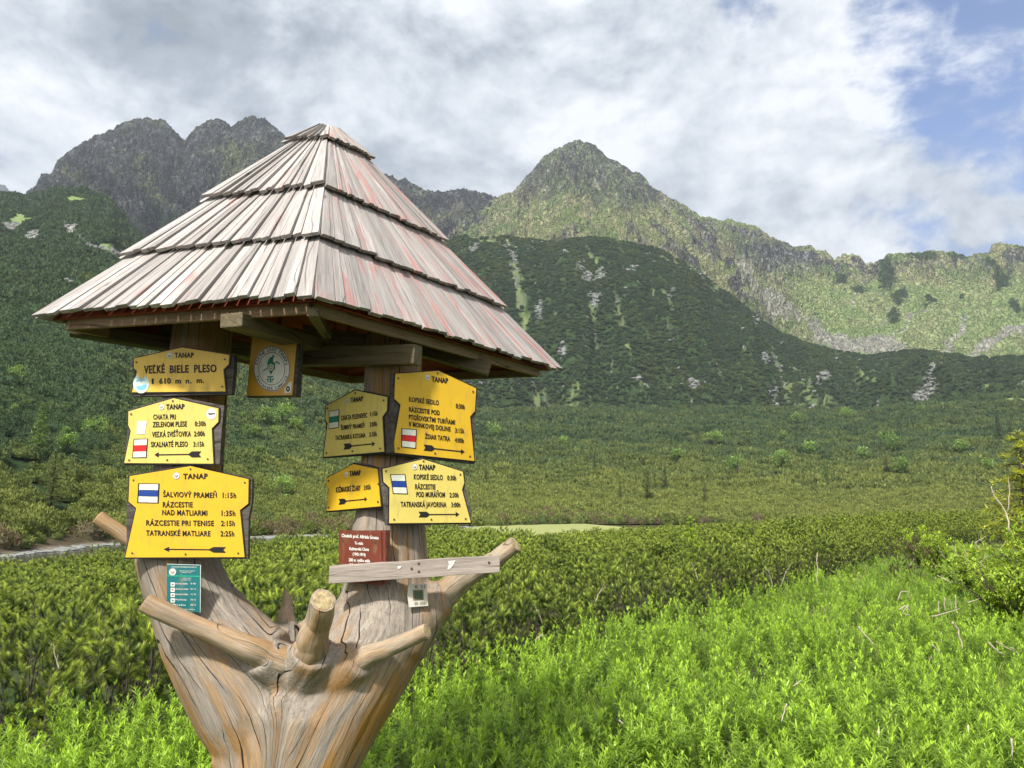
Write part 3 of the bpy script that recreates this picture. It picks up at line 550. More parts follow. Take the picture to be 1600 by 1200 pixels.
def branch(name, pts, label=None, tip=None, wob=.05, seg=16):
    """a stub of a broken branch: tapering, slightly bent, with a sawn or broken end"""
    P3 = [P(x, y, Y) for x, y, Y, r in pts]; R3 = [r * Y * CP / FPX * .90 for x, y, Y, r in pts]
    # resample
    k = 14; ps = []; rs = []
    for i in range(len(P3) - 1):
        for j in range(k):
            f = j / k; ps.append(P3[i].lerp(P3[i + 1], f)); rs.append(R3[i] * (1 - f) + R3[i + 1] * f)
    ps.append(P3[-1]); rs.append(R3[-1])
    for i in range(1, len(ps) - 1): ps[i] = ps[i] + Vector([float(fbm(np.array(i * .11 + 9.7 * q_), np.array(q_ * 3.3 + len(pts) + pts[0][0]), 2, 3)) * rs[i] * .13 for q_ in range(3)])
    mb = MB(); mb.tube(ps, rs, 22, cap=True, wob=0); sd_ = random.random() * 50
    for q in range(len(ps)):                                              # long dried ridges and dents
        for a_ in range(22):
            i_ = q * 22 + a_; c_ = ps[q]; v_ = Vector(mb.v[i_]); f_ = 1 + .13 * float(fbm(np.array(a_ * .55 + sd_), np.array(q * .06), 3, 7)) + .05 * float(fbm(np.array(a_ * 1.9 + sd_), np.array(q * .12 + sd_), 2, 9)) + wob * random.uniform(-.05, .05)
            mb.v[i_] = tuple(c_ + (v_ - c_) * f_)
    # rounded rim of the cut
    o = child(mb.build(name, M['branch'], None, True)); 
    m = o.modifiers.new('b', 'BEVEL'); m.limit_method = 'ANGLE'; m.angle_limit = 1.0; m.width = rs[-1] * .18; m.segments = 2
    if label: o['label'] = label
    if tip:
        dr = (ps[-1] - ps[-2]).normalized(); mb = MB(); r = rs[-1] * .84
        q = dr.cross(Vector((0, 0, 1))).normalized(); q2 = dr.cross(q)
        vs = [ps[-1] + dr * .0015]; 
        for ring, h in ((.5, .0022), (1., .0012)):
            for a in range(16): vs.append(ps[-1] + dr * h + (q * math.cos(a / 8 * math.pi) + q2 * math.sin(a / 8 * math.pi)) * r * ring * random.uniform(.93, 1.05))
        fs = [(0, 1 + a, 1 + (a + 1) % 16) for a in range(16)] + [(1 + a, 17 + a, 17 + (a + 1) % 16, 1 + (a + 1) % 16) for a in range(16)]
        mb.add(vs, fs); c = mb.build('cut_end', M['endgrain']); c.parent = o; c.location = (0, 0, 0)
    return o
m_, t_ = mat('end_grain'); g_ = t_.n('ShaderNodeTexCoord').outputs['Object']
n1_ = t_.noise(g_, 60, 5, .7); principled(t_, t_.mix(t_.mr(n1_, .35, .65), (.20, .15, .08), (.44, .36, .20)), .8, bump(t_, n1_, .6, .003), .2); M['endgrain'] = m_
branch('branch_stub', [(440, 1035, 2.78, 28), (390, 1014, 2.71, 21), (300, 975, 2.68, 17), (226, 941, 2.64, 15.5)], 'long bare branch stub reaching left', tip=True)
branch('branch_stub', [(478, 1045, 2.80, 34), (486, 1010, 2.72, 29), (496, 975, 2.66, 23), (505, 938, 2.59, 21)], 'short thick stub with pale sawn end', tip=True)
branch('branch_stub', [(540, 1040, 2.80, 30), (580, 1022, 2.76, 17), (630, 1002, 2.73, 13.5), (668, 986, 2.70, 13)], 'thin stub reaching right', tip=True)
branch('branch_stub', [(640, 975, 2.98, 40), (690, 930, 3.0, 25), (730, 902, 2.98, 18), (772, 876, 2.96, 15), (805, 850, 2.94, 14)], 'long upper right branch stub behind plank', tip=True)
branch('branch_stub', [(447, 1000, 3.05, 18), (447, 965, 3.06, 15), (449, 940, 3.06, 9), (446, 921, 3.06, 2)], 'dark splintered spike in the fork', wob=.25)
branch('branch_stub', [(285, 895, 2.93, 20), (205, 845, 2.90, 13), (152, 808, 2.87, 12)], 'upper left stub behind the large sign', tip=True)
def fillet_knot():
    mb = MB(); c = P(430, 1103, 2.66)
branch('branch_stub', [(480, 985, 3.0, 9), (470, 972, 3.0, 8)], 'small knot in the fork')
# ---- planes in the place, addressed through the photograph's measures
class Plane:
    def __init__(s, px, py, Y, yaw, tilt=0.):
        s.o = P(px, py, Y); a = math.radians(yaw)          # yaw>0: right side is farther
        s.d = Vector((math.cos(a), math.sin(a), 0)); s.n = Vector((math.sin(a), -math.cos(a), 0)); s.u = Vector((0, 0, 1))
    def at(s, px, py, lift=0.):
        r = Vector(ray(px, py)); e = Vector((0, 0, EYE)); k = (s.o - e).dot(s.n) / r.dot(s.n)
        return e + r * k + s.n * lift
def poly_plate(mb, pl, pts, lift, th):
    n = len(pts); f = [pl.at(x, y, lift) for x, y in pts]; b = [q - pl.n * th for q in f]
    mb.add(f + b, [tuple(range(n - 1, -1, -1)), tuple(range(n, 2 * n))] + [(i, (i + 1) % n, n + (i + 1) % n, n + i) for i in range(n)], [(q.x * 1.0, q.y, q.z * 1.) if False else (q.z, q.y, q.x) for q in f + b], random.random())
def scale_pts(pts, e):       # push an outline outwards by about e px
    cx = sum(p[0] for p in pts) / len(pts); cy = sum(p[1] for p in pts) / len(pts); hw = max(abs(p[0] - cx) for p in pts); hh = max(abs(p[1] - cy) for p in pts)
    return [(cx + (x - cx) * (1 + e / hw), cy + (y - cy) * (1 + e / hh)) for x, y in pts]
FONT = bpy.data.fonts[0] if len(bpy.data.fonts) else None
def text_mesh(s, bold=.0):
    cu = bpy.data.curves.new('t', 'FONT'); cu.body = s; cu.offset = min(bold, .018); cu.space_character = 1.10; cu.size = 1; cu.resolution_u = 3; cu.fill_mode = 'FRONT'
    o = bpy.data.objects.new('t', cu); COL.objects.link(o); bpy.context.view_layer.update()
    me = bpy.data.meshes.new_from_object(o.evaluated_get(bpy.context.evaluated_depsgraph_get()))
    v = [tuple(q.co)[:2] for q in me.vertices]; f = [tuple(p.vertices) for p in me.polygons]
    bpy.data.objects.remove(o); bpy.data.curves.remove(cu); bpy.data.meshes.remove(me); return v, f
CAPH = None
def put_text(mb, pl, s, x0, y0, x1, y1, cap, bold=.018, lift=.0012, shear=0.):
    """baseline from (x0,y0) to (x1,y1), capitals cap px high"""
    global CAPH
    if CAPH is None: v, f = text_mesh('H'); CAPH = max(q[1] for q in v)
    v, f = text_mesh(s, bold)
    if not v: return
    a = min(q[0] for q in v); b = max(q[0] for q in v)
    e = .022 * cap * (1 + (bold - .018) * 30) if bold > .005 else 0        # heavier strokes: the letters laid again, a hair apart
    for i, (ex, ey) in enumerate([(0, 0), (-e, 0), (e, 0), (0, e * .6), (0, -e * .6)] if e else [(0, 0)]):
        out = []
        for x, y in v:
            t = (x - a) / (b - a); k = y / CAPH * cap
            out.append(pl.at(x0 + e + (x1 - x0 - 2 * e) * t + shear * k + ex, y0 + (y1 - y0) * t - k + ey, lift + .00008 * i))
        mb.add(out, f)
def put_poly(mb, pl, pts, lift=.0012):
    mb.add([pl.at(x, y, lift) for x, y in pts], [tuple(range(len(pts) - 1, -1, -1))])
def put_disc(mb, pl, cx, cy, rx, ry, lift, r0=0, n=24, a0=0, a1=360):
    o = [(cx + rx * math.cos(a), cy + ry * math.sin(a)) for a in [math.radians(a0 + (a1 - a0) * i / n) for i in range(n + 1)]]
    i_ = [(cx + rx * r0 * math.cos(a), cy + ry * r0 * math.sin(a)) for a in [math.radians(a0 + (a1 - a0) * i / n) for i in range(n + 1)]]
    vs = [pl.at(x, y, lift) for x, y in o + i_]; mb.add(vs, [(k, n + 1 + k, n + 2 + k, k + 1) for k in range(n)])
def roundel(par, pl, x, y, rx, ry, lift=.0013):
    mb = MB(); put_disc(mb, pl, x, y, rx, ry, lift); c = mb.build('emblem', M['white']); child(c, par)
    mb = MB(); put_disc(mb, pl, x, y, rx * .95, ry * .95, lift + .0005, .93); put_disc(mb, pl, x, y, rx * .52, ry * .52, lift + .0005, .66, 20, -40, 230)
    put_poly(mb, pl, [(x - rx * .22, y + ry * .15), (x + rx * .28, y - ry * .22), (x + rx * .12, y + ry * .25)], lift + .0006)
    mb.build('emblem_mark', M['greymark']).parent = c
    return c
def arrow(mb, pl, tail, head, h, l=None):
    """from the feathered tail to the head; h = head height px"""
    tx, ty = tail; hx, hy = head; L = math.hypot(hx - tx, hy - ty); dx, dy = (hx - tx) / L, (hy - ty) / L
    f = lambda a, b: (tx + dx * a * L, ty + dy * a * L + b * h)
    put_poly(mb, pl, [f(0, -.55), f(.20, -.55), f(.27, -.12), f(.27, .12), f(.20, .55), f(0, .55), f(.045, 0)][::1] if hx > tx else [f(0, .55), f(.20, .55), f(.27, .12), f(.27, -.12), f(.20, -.55), f(0, -.55), f(.045, 0)])
    a = [f(.27, -.11), f(.92, -.11), f(.92, .11), f(.27, .11)]; b = [f(.91, -.5), f(1, 0), f(.91, .5)]
    if hx < tx: a = a[::-1]; b = b[::-1]
    put_poly(mb, pl, a); put_poly(mb, pl, b)
def trail_sign(label, pl, outline, back, ymat, words, arr=None, marker=None, round_=None, screws=(), cap=8, extras=None, group='yellow hiking direction signs on the posts'):
    root = empty('trail_sign', pl.at(*outline[0])); tag(root, label, 'trail sign', group)
    mb = MB(); poly_plate(mb, pl, back, -.0065, .024); child(mb.build('backing_board', M['back'], None, False, .0015), root)
    mb = MB(); poly_plate(mb, pl, scale_pts(outline, 2.2), -.0025, .0035); child(mb.build('black_border', M['black']), root)
    mb = MB(); poly_plate(mb, pl, outline, 0, .0025); child(mb.build('plate', ymat, None, False), root)
    for wd in words:
        s, x0, y0, x1, y1, c = wd[:6]; mb = MB(); put_text(mb, pl, s, x0, y0, x1, y1, c, *(wd[6:] or (.018,))); child(mb.build('lettering', M['black']), root)
    if arr: mb = MB(); arrow(mb, pl, *arr); child(mb.build('arrow', M['black']), root)
    if marker:
        q, colr = marker; (ax, ay), (bx, by), (cx, cy), (dx, dy) = q            # tl tr br bl
        f = lambda u, v: (ax + (bx - ax) * u + (dx - ax) * v + (ax - bx + cx - dx) * u * v, ay + (by - ay) * u + (dy - ay) * v + (ay - by + cy - dy) * u * v)
        mb = MB(); put_poly(mb, pl, [f(0, 0), f(1, 0), f(1, 1), f(0, 1)], .0011); k = child(mb.build('trail_marker', M['black']), root); k['label'] = {'blue': 'white blue white trail marker', 'red': 'white red white trail marker', 'green': 'white green white trail marker'}[colr]
        for va, vb in ((.04, .335), (.665, .96)):
            mb = MB(); put_poly(mb, pl, [f(.06, va), f(.94, va), f(.94, vb), f(.06, vb)], .0016); mb.build('pale_stripe', M['flagw']).parent = k
        mb = MB(); put_poly(mb, pl, [f(.06, .35), f(.94, .35), f(.94, .65), f(.06, .65)], .0016); mb.build('coloured_stripe', M[colr]).parent = k
    if round_: roundel(root, pl, *round_)
    for x, y in screws:
        mb = MB(); put_disc(mb, pl, x, y, 1.5, 1.6, .0022, 0, 10); child(mb.build('screw', M['screw']), root)
    if extras: extras(root, pl)
    return root
def z(n, ox, oy, s): return (ox + n[0] / s, oy + n[1] / s)
Z1 = lambda x, y: (180 + x / 5.3333, 520 + y / 5.3333); Z2_ = lambda x, y: (180 + x / 4.8, 720 + y / 4.8); Z3 = lambda x, y: (490 + x / 5.7143, 570 + y / 5.7143); Z4 = lambda x, y: (490 + x / 4.4441, 700 + y / 4.4444)
def T(Zf, s, x0, y0, x1, y1, cap, k, *r): a = Zf(x0, y0); b = Zf(x1, y1); return (s, a[0], a[1], b[0], b[1], cap / k) + r
# S1 lake name
pl = Plane(283, 580, 2.785, -8)
def ex1(root, pl):
    mb = MB(); c = Z1(218, 425); put_disc(mb, pl, c[0], c[1], 12.5, 15, .0014, 0, 18, -60, 250); s = mb.build('sticker', M['pale']); child(s, root)
    mb = MB(); put_disc(mb, pl, c[0] + .5, c[1] + 3, 8, 7, .0019, 0, 14, -20, 170); put_disc(mb, pl, c[0], c[1] - 3, 8, 5, .0019, .5, 14, 180, 330); mb.build('sticker_print', M['sky']).parent = s
O1 = [Z1(*p) for p in [(560, 122), (950, 185), (945, 262), (900, 305), (918, 488), (140, 495), (182, 322), (155, 292), (155, 215)]]
trail_sign('ochre place-name sign with big lettering and blue sticker, topmost on left post', pl, O1,
    [Z1(*p) for p in [(555, 112), (985, 188), (985, 300), (962, 512), (132, 528), (150, 335), (142, 205)]], M['y_ochre'],
    [T(Z1, 'TANAP', 495, 208, 657, 206, 40, 5.333, .05), T(Z1, 'VEĽKÉ', 240, 338, 415, 334, 62, 5.333, .03), T(Z1, 'BIELE', 455, 334, 615, 331, 60, 5.333, .03), T(Z1, 'PLESO', 658, 330, 846, 326, 60, 5.333, .03),
     T(Z1, '1', 305, 425, 322, 425, 42, 5.333, .03), T(Z1, '610', 368, 424, 465, 422, 44, 5.333, .03), T(Z1, 'm', 502, 421, 550, 421, 42, 5.333, .03), T(Z1, 'n.', 588, 421, 637, 420, 42, 5.333, .03), T(Z1, 'm.', 680, 417, 742, 416, 42, 5.333, .03)],
    round_=Z1(455, 190) + (5, 5.3), screws=[Z1(178, 245), Z1(915, 222), Z1(893, 448)], extras=ex1)
# S2
pl = Plane(268, 680, 2.775, -9)
def ex2(root, pl):
    c = Z1(803, 676); mb = MB(); put_disc(mb, pl, c[0], c[1], 7.8, 8.8, .0014); s = mb.build('sticker', M['white']); child(s, root); mb = MB(); put_poly(mb, pl, [(c[0] - 6, c[1] - 1.5), (c[0] - 3, c[1] - 1), (c[0] + 6, c[1] - 1.2), (c[0] + 6, c[1] + .4), (c[0] - 3, c[1] + 1.6)], .0019); mb.build('sticker_print', M['black']).parent = s
    mb = MB(); put_poly(mb, pl, [Z1(*p) for p in [(185, 735), (265, 735), (250, 845), (178, 845)]], .0014); child(mb.build('worn_sticker', M['flagw']), root)
O2 = [Z1(*p) for p in [(487, 545), (860, 630), (858, 742), (803, 797), (818, 1090), (75, 1085), (130, 818), (108, 768), (110, 655)]]
trail_sign('pale yellow arrow sign with red striped marker and round white sticker, middle of left post', pl, O2,
    [Z1(*p) for p in [(430, 540), (560, 538), (900, 605), (880, 800), (862, 1095), (66, 1102), (88, 830), (100, 640)]], M['y_pale'],
    [T(Z1, 'TANAP', 425, 638, 580, 634, 40, 5.333, .05), T(Z1, 'CHATA PRI', 318, 722, 507, 720, 40, 5.333), T(Z1, 'ZELENOM PLESE', 313, 786, 600, 780, 42, 5.333), T(Z1, '0:30h', 664, 778, 755, 776, 40, 5.333),
     T(Z1, 'VEĽKÁ SVIŠŤOVKA', 308, 869, 633, 863, 42, 5.333), T(Z1, '2:00h', 658, 862, 748, 860, 40, 5.333), T(Z1, 'SKALNATÉ PLESO', 299, 952, 607, 948, 42, 5.333), T(Z1, '3:15h', 652, 949, 742, 947, 40, 5.333)],
    arr=(Z1(718, 1012), Z1(328, 1017), 8.5), marker=([Z1(155, 884), Z1(275, 882), Z1(264, 1042), Z1(142, 1045)], 'red'), round_=Z1(387, 618) + (4.4, 4.8), screws=[Z1(135, 678), Z1(482, 568), Z1(118, 1062), Z1(435, 1060), Z1(772, 1052)], extras=ex2)
# S3
pl = Plane(290, 800, 2.765, 3)
O3 = [Z2_(*p) for p in [(565, 40), (1000, 138), (997, 320), (935, 370), (970, 722), (75, 725), (158, 355), (100, 305), (108, 115)]]
trail_sign('large bright yellow arrow sign with a blue striped marker, lowest on the left post', pl, O3,
    [Z2_(*p) for p in [(560, 30), (1025, 130), (1022, 300), (998, 430), (992, 738), (62, 735), (78, 600), (80, 300), (98, 105)]], M['y_deep'],
    [T(Z2_, 'TANAP', 510, 136, 695, 134, 38, 4.8, .05), T(Z2_, 'ŠALVIOVÝ PRAMEŇ', 360, 270, 763, 278, 38, 4.8), T(Z2_, '1:15h', 806, 277, 908, 279, 38, 4.8), T(Z2_, 'RÁZCESTIE', 357, 348, 583, 348, 38, 4.8), T(Z2_, 'NAD MATLIARMI', 353, 406, 692, 411, 38, 4.8), T(Z2_, '1:35h', 798, 412, 902, 413, 38, 4.8),
     T(Z2_, 'RÁZCESTIE PRI TENISE', 233, 484, 742, 488, 38, 4.8), T(Z2_, '2:15h', 794, 488, 898, 488, 38, 4.8), T(Z2_, 'TATRANSKÉ MATLIARE', 232, 560, 716, 565, 38, 4.8), T(Z2_, '2:25h', 790, 565, 894, 566, 38, 4.8)],
    arr=(Z2_(832, 668), Z2_(363, 663), 8), marker=([Z2_(173, 168), Z2_(334, 170), Z2_(327, 320), Z2_(165, 316)], 'blue'), round_=Z2_(459, 112) + (5.4, 5.4), screws=[Z2_(138, 145), Z2_(565, 62), Z2_(972, 163), Z2_(129, 692), Z2_(529, 701), Z2_(923, 693)])
# right post: two signs face left, two face right; they meet in front of the post
plL = Plane(604, 665, 2.83, -36); plR = Plane(614, 645, 2.825, 33)
O4 = [Z3(*p) for p in [(370, 228), (655, 288), (650, 412), (610, 467), (627, 775), (88, 822), (126, 520), (105, 492), (110, 368)]]
trail_sign('narrow dull yellow arrow sign with green striped marker on the right post', plL, O4,
    [Z3(*p) for p in [(350, 218), (470, 232), (692, 285), (690, 790), (640, 792), (82, 832), (95, 650), (98, 360)]], M['y_pale'],
    [T(Z3, 'TANAP', 333, 337, 443, 322, 40, 5.714, .05), T(Z3, 'CHATA PLESNIVEC', 246, 497, 481, 469, 40, 5.714), T(Z3, '1:15h', 507, 460, 571, 452, 38, 5.714), T(Z3, 'ŠUMIVÝ PRAMEŇ', 245, 582, 457, 560, 38, 5.714), T(Z3, '2:05h', 503, 552, 567, 546, 38, 5.714), T(Z3, 'TATRANSKÁ KOTLINA', 195, 673, 465, 647, 38, 5.714), T(Z3, '2:35h', 498, 642, 566, 635, 38, 5.714)],
    arr=(Z3(268, 732), Z3(550, 704), 8.5), marker=([Z3(138, 412), Z3(232, 398), Z3(228, 562), Z3(138, 576)], 'green'), round_=Z3(303, 325) + (2.9, 4.6), screws=[Z3(128, 390), Z3(375, 254), Z3(628, 318), Z3(118, 788), Z3(350, 772), Z3(597, 748)])
O5 = [Z3(*p) for p in [(1115, 55), (1452, 210), (1440, 412), (1397, 462), (1435, 858), (705, 782), (778, 356), (722, 302), (732, 80)]]
trail_sign('tall bright yellow arrow sign with red striped marker, high on the right post', plR, O5,
    [Z3(*p) for p in [(1110, 45), (1462, 205), (1450, 620), (1440, 885), (697, 800), (706, 640), (712, 70)]], M['y_deep'],
    [T(Z3, 'TANAP', 1052, 148, 1200, 165, 44, 5.714, .05), T(Z3, 'KOPSKÉ SEDLO', 851, 327, 1118, 360, 40, 5.714), T(Z3, '0:30h', 1268, 386, 1348, 397, 40, 5.714), T(Z3, 'RÁZCESTIE POD', 851, 417, 1125, 450, 40, 5.714), T(Z3, 'PTOŠOVSKÝMI TURŇAMI', 849, 486, 1262, 535, 40, 5.714), T(Z3, 'V MONKOVEJ DOLINE', 848, 548, 1222, 595, 40, 5.714), T(Z3, '3:15h', 1262, 604, 1342, 612, 40, 5.714), T(Z3, 'ŽDIAR TATRA', 992, 657, 1218, 682, 40, 5.714), T(Z3, '4:00h', 1260, 690, 1340, 698, 40, 5.714)],
    arr=(Z3(980, 738), Z3(1348, 778), 8.5), marker=([Z3(784, 566), Z3(921, 576), Z3(914, 750), Z3(780, 735)], 'red'), round_=Z3(1017, 112) + (3.9, 4.7), screws=[Z3(755, 120), Z3(1106, 76), Z3(1422, 240), Z3(757, 745), Z3(1083, 790), Z3(1395, 818)])
plL2 = Plane(597, 762, 2.83, -36); plR2 = Plane(600, 775, 2.815, 22)
O6 = [Z4(*p) for p in [(275, 112), (443, 146), (464, 404), (90, 438), (104, 285), (87, 260), (90, 210)]]
trail_sign('small yellow arrow sign with one destination and no marker, on right post', plL2, O6,
    [Z4(*p) for p in [(272, 100), (345, 110), (478, 150), (492, 412), (465, 418), (84, 448), (88, 330), (84, 205)]], M['y_deep'],
    [T(Z4, 'TANAP', 250, 196, 328, 188, 34, 4.444, .05), T(Z4, 'KEŽMARSKÉ ŽĽABY', 156, 308, 328, 294, 34, 4.444), T(Z4, '3:05h', 350, 291, 398, 286, 32, 4.444)],
    arr=(Z4(175, 374), Z4(373, 354), 8), round_=Z4(229, 184) + (2.9, 4.6), screws=[Z4(106, 228), Z4(452, 250), Z4(105, 412), Z4(449, 374)])
O7 = [Z4(*p) for p in [(760, 78), (1036, 165), (1046, 240), (1030, 290), (1092, 518), (525, 522), (528, 275), (486, 235), (480, 145)]]
trail_sign('pale yellow arrow sign with a blue striped marker, lowest on the right post', plR2, O7,
    [Z4(*p) for p in [(758, 68), (1052, 160), (1062, 300), (1096, 420), (1100, 528), (508, 538), (490, 400), (462, 140)]], M['y_pale'],
    [T(Z4, 'TANAP', 730, 150, 845, 153, 34, 4.444, .05), T(Z4, 'KOPSKÉ SEDLO', 695, 217, 897, 222, 34, 4.444), T(Z4, '0:30h', 927, 223, 990, 225, 32, 4.444), T(Z4, 'RÁZCESTIE', 704, 285, 846, 287, 34, 4.444), T(Z4, 'POD MURÁŇOM', 712, 339, 912, 342, 34, 4.444), T(Z4, '2:30h', 943, 342, 1006, 343, 32, 4.444), T(Z4, 'TATRANSKÁ JAVORINA', 604, 408, 922, 410, 34, 4.444), T(Z4, '3:00h', 955, 410, 1018, 411, 32, 4.444)],
    arr=(Z4(728, 462), Z4(1012, 461), 8), marker=([Z4(530, 182), Z4(637, 182), Z4(655, 322), Z4(550, 318)], 'blue'), round_=Z4(702, 130) + (4.1, 5), screws=[Z4(502, 160), Z4(763, 92), Z4(1018, 184), Z4(558, 496), Z4(817, 497), Z4(1055, 492)])
# ---- square emblem board hanging between the posts
def emblem_board():
    pl = Plane(425, 575, 2.84, -22); root = empty('emblem_board', pl.at(425, 530)); tag(root, 'square ochre board with round white and green emblem hanging between the posts', 'sign')
    mb = MB(); poly_plate(mb, pl, [Z1(*p) for p in [(1135, 20), (1525, 75), (1500, 528), (1086, 535)]], -.004, .030); child(mb.build('backing_board', M['back'], None, False, .0015), root)
    mb = MB(); poly_plate(mb, pl, [Z1(*p) for p in [(1142, 30), (1510, 80), (1475, 520), (1095, 525)]], 0, .0035); child(mb.build('plate', M['y_ochre2']), root)
    cx, cy = Z1(1307, 300); RX, RY = 28.8, 35.8
    mb = MB(); put_disc(mb, pl, cx, cy, RX, RY, .0012, 0, 40); c = child(mb.build('emblem', M['white']), root)
    mb = MB(); put_disc(mb, pl, cx, cy, RX * .985, RY * .985, .0018, .965, 48); put_disc(mb, pl, cx, cy, RX * .72, RY * .72, .0018, .965, 48); mb.build('emblem_rings', M['brown']).parent = c
    mb = MB()
    def arc(s, a0, a1, r, cap, flip=False):
        for i, ch in enumerate(s):
            if ch == ' ': continue
            a = math.radians(a0 + (a1 - a0) * i / (len(s) - 1)); v, f = text_mesh(ch, .02); w0 = min(q[0] for q in v); w1 = max(q[0] for q in v)
            out = []
            for x, y in v:
                lx = (x - (w0 + w1) / 2) / .7 * cap * .9; ly = y / .7 * cap
                if flip: rr = r + cap - ly; aa = a - lx / r
                else: rr = r + ly; aa = a + lx / r
                out.append(pl.at(cx + RX * rr * math.sin(aa), cy - RY * rr * math.cos(aa), .0018))
            mb.add(out, f)
    arc('ŠTÁTNE LESY TANAPu', -75, 75, .77, .15); mb.build('emblem_lettering', M['black']).parent = c; mb = MB(); arc('Tatranská Lomnica', 245, 115, .77, .14, True)
    mb.build('emblem_lettering', M['black']).parent = c
    mb = MB()                                        # green plant-like figure with a staff
    K = lambda pts: put_poly(mb, pl, [Z1(*p) for p in pts], .0018)
    K([(1300, 200), (1322, 205), (1318, 240), (1335, 262), (1335, 300), (1318, 318), (1300, 352), (1285, 320), (1272, 290), (1270, 245), (1285, 215)]); K([(1310, 185), (1330, 190), (1326, 206), (1312, 204)])
    K([(1328, 250), (1350, 236), (1352, 244), (1330, 262)]); K([(1350, 236), (1376, 256), (1370, 266), (1348, 246)]); K([(1232, 314), (1272, 290), (1275, 298), (1235, 322)])
    K([(1268, 362), (1320, 362), (1322, 372), (1270, 374)]); K([(1290, 374), (1302, 374), (1300, 418), (1290, 418)]); K([(1266, 380), (1288, 388), (1284, 398), (1264, 392)]); K([(1304, 388), (1322, 380), (1324, 392), (1304, 400)]); K([(1268, 402), (1284, 400), (1280, 412), (1272, 412)]); K([(1304, 404), (1318, 404), (1312, 414), (1304, 414)])
    mb.build('emblem_figure', M['green']).parent = c
    mb = MB(); x, y = Z1(1301, 288); put_disc(mb, pl, x, y, 4.2, 5.4, .0023, 0, 16); mb.build('emblem_disc', M['flagw']).parent = c
    mb = MB(); put_disc(mb, pl, x, y, 2.6, 3.4, .0027, .6, 16); mb.build('emblem_ring', M['brown']).parent = c
    mb = MB(); put_poly(mb, pl, [Z1(*p) for p in [(1412, 466), (1456, 408), (1474, 408), (1468, 500), (1410, 506)]], .0012); s = child(mb.build('sticker', M['white']), root)
    mb = MB(); x, y = Z1(1442, 468); put_disc(mb, pl, x, y, 3, 4.4, .0018, .4, 16); mb.build('sticker_print', M['black']).parent = s
M['y_ochre2'] = plate_mat('weathered_ochre_enamel', (.55, .30, .03)); emblem_board()
# ---- brown memorial plaque
def brown_plaque():
    pl = Plane(563, 870, 2.84, -24); root = empty('plaque', pl.at(529, 908)); tag(root, 'reddish brown memorial plaque with white lettering behind the grey plank', 'plaque')
    o = [Z4(*p) for p in [(175, 568), (470, 578), (475, 958), (175, 925)]]
    mb = MB(); poly_plate(mb, pl, [Z4(*p) for p in [(180, 575), (496, 572), (492, 950), (180, 922)]], -.005, .028); child(mb.build('backing_board', M['brown']), root)
    mb = MB(); poly_plate(mb, pl, o, 0, .004); child(mb.build('plate', M['brown']), root)
    def K(*a): mb = MB(); put_text(mb, pl, *T(Z4, *a)); child(mb.build('lettering', M['white']), root)
    K('Chodník prof. Alfréda Grosza', 196, 618, 453, 634, 22, 4.444, .022); K('Tu stála', 286, 668, 346, 672, 18, 4.444, .02); K('Kežmarská Chata', 250, 708, 386, 714, 20, 4.444, .02); K('(1942-1974)', 273, 745, 362, 752, 20, 4.444, .02); K('200 m. vyššie stála', 246, 786, 393, 794, 20, 4.444, .02); K('Votrubova', 252, 820, 392, 830, 20, 4.444, .02)
    for x, y in (Z4(205, 643), Z4(427, 656), Z4(205, 905)):
        mb = MB(); put_disc(mb, pl, x, y, 1.6, 1.8, .002, 0, 10); child(mb.build('screw', M['screw']), root)
brown_plaque()
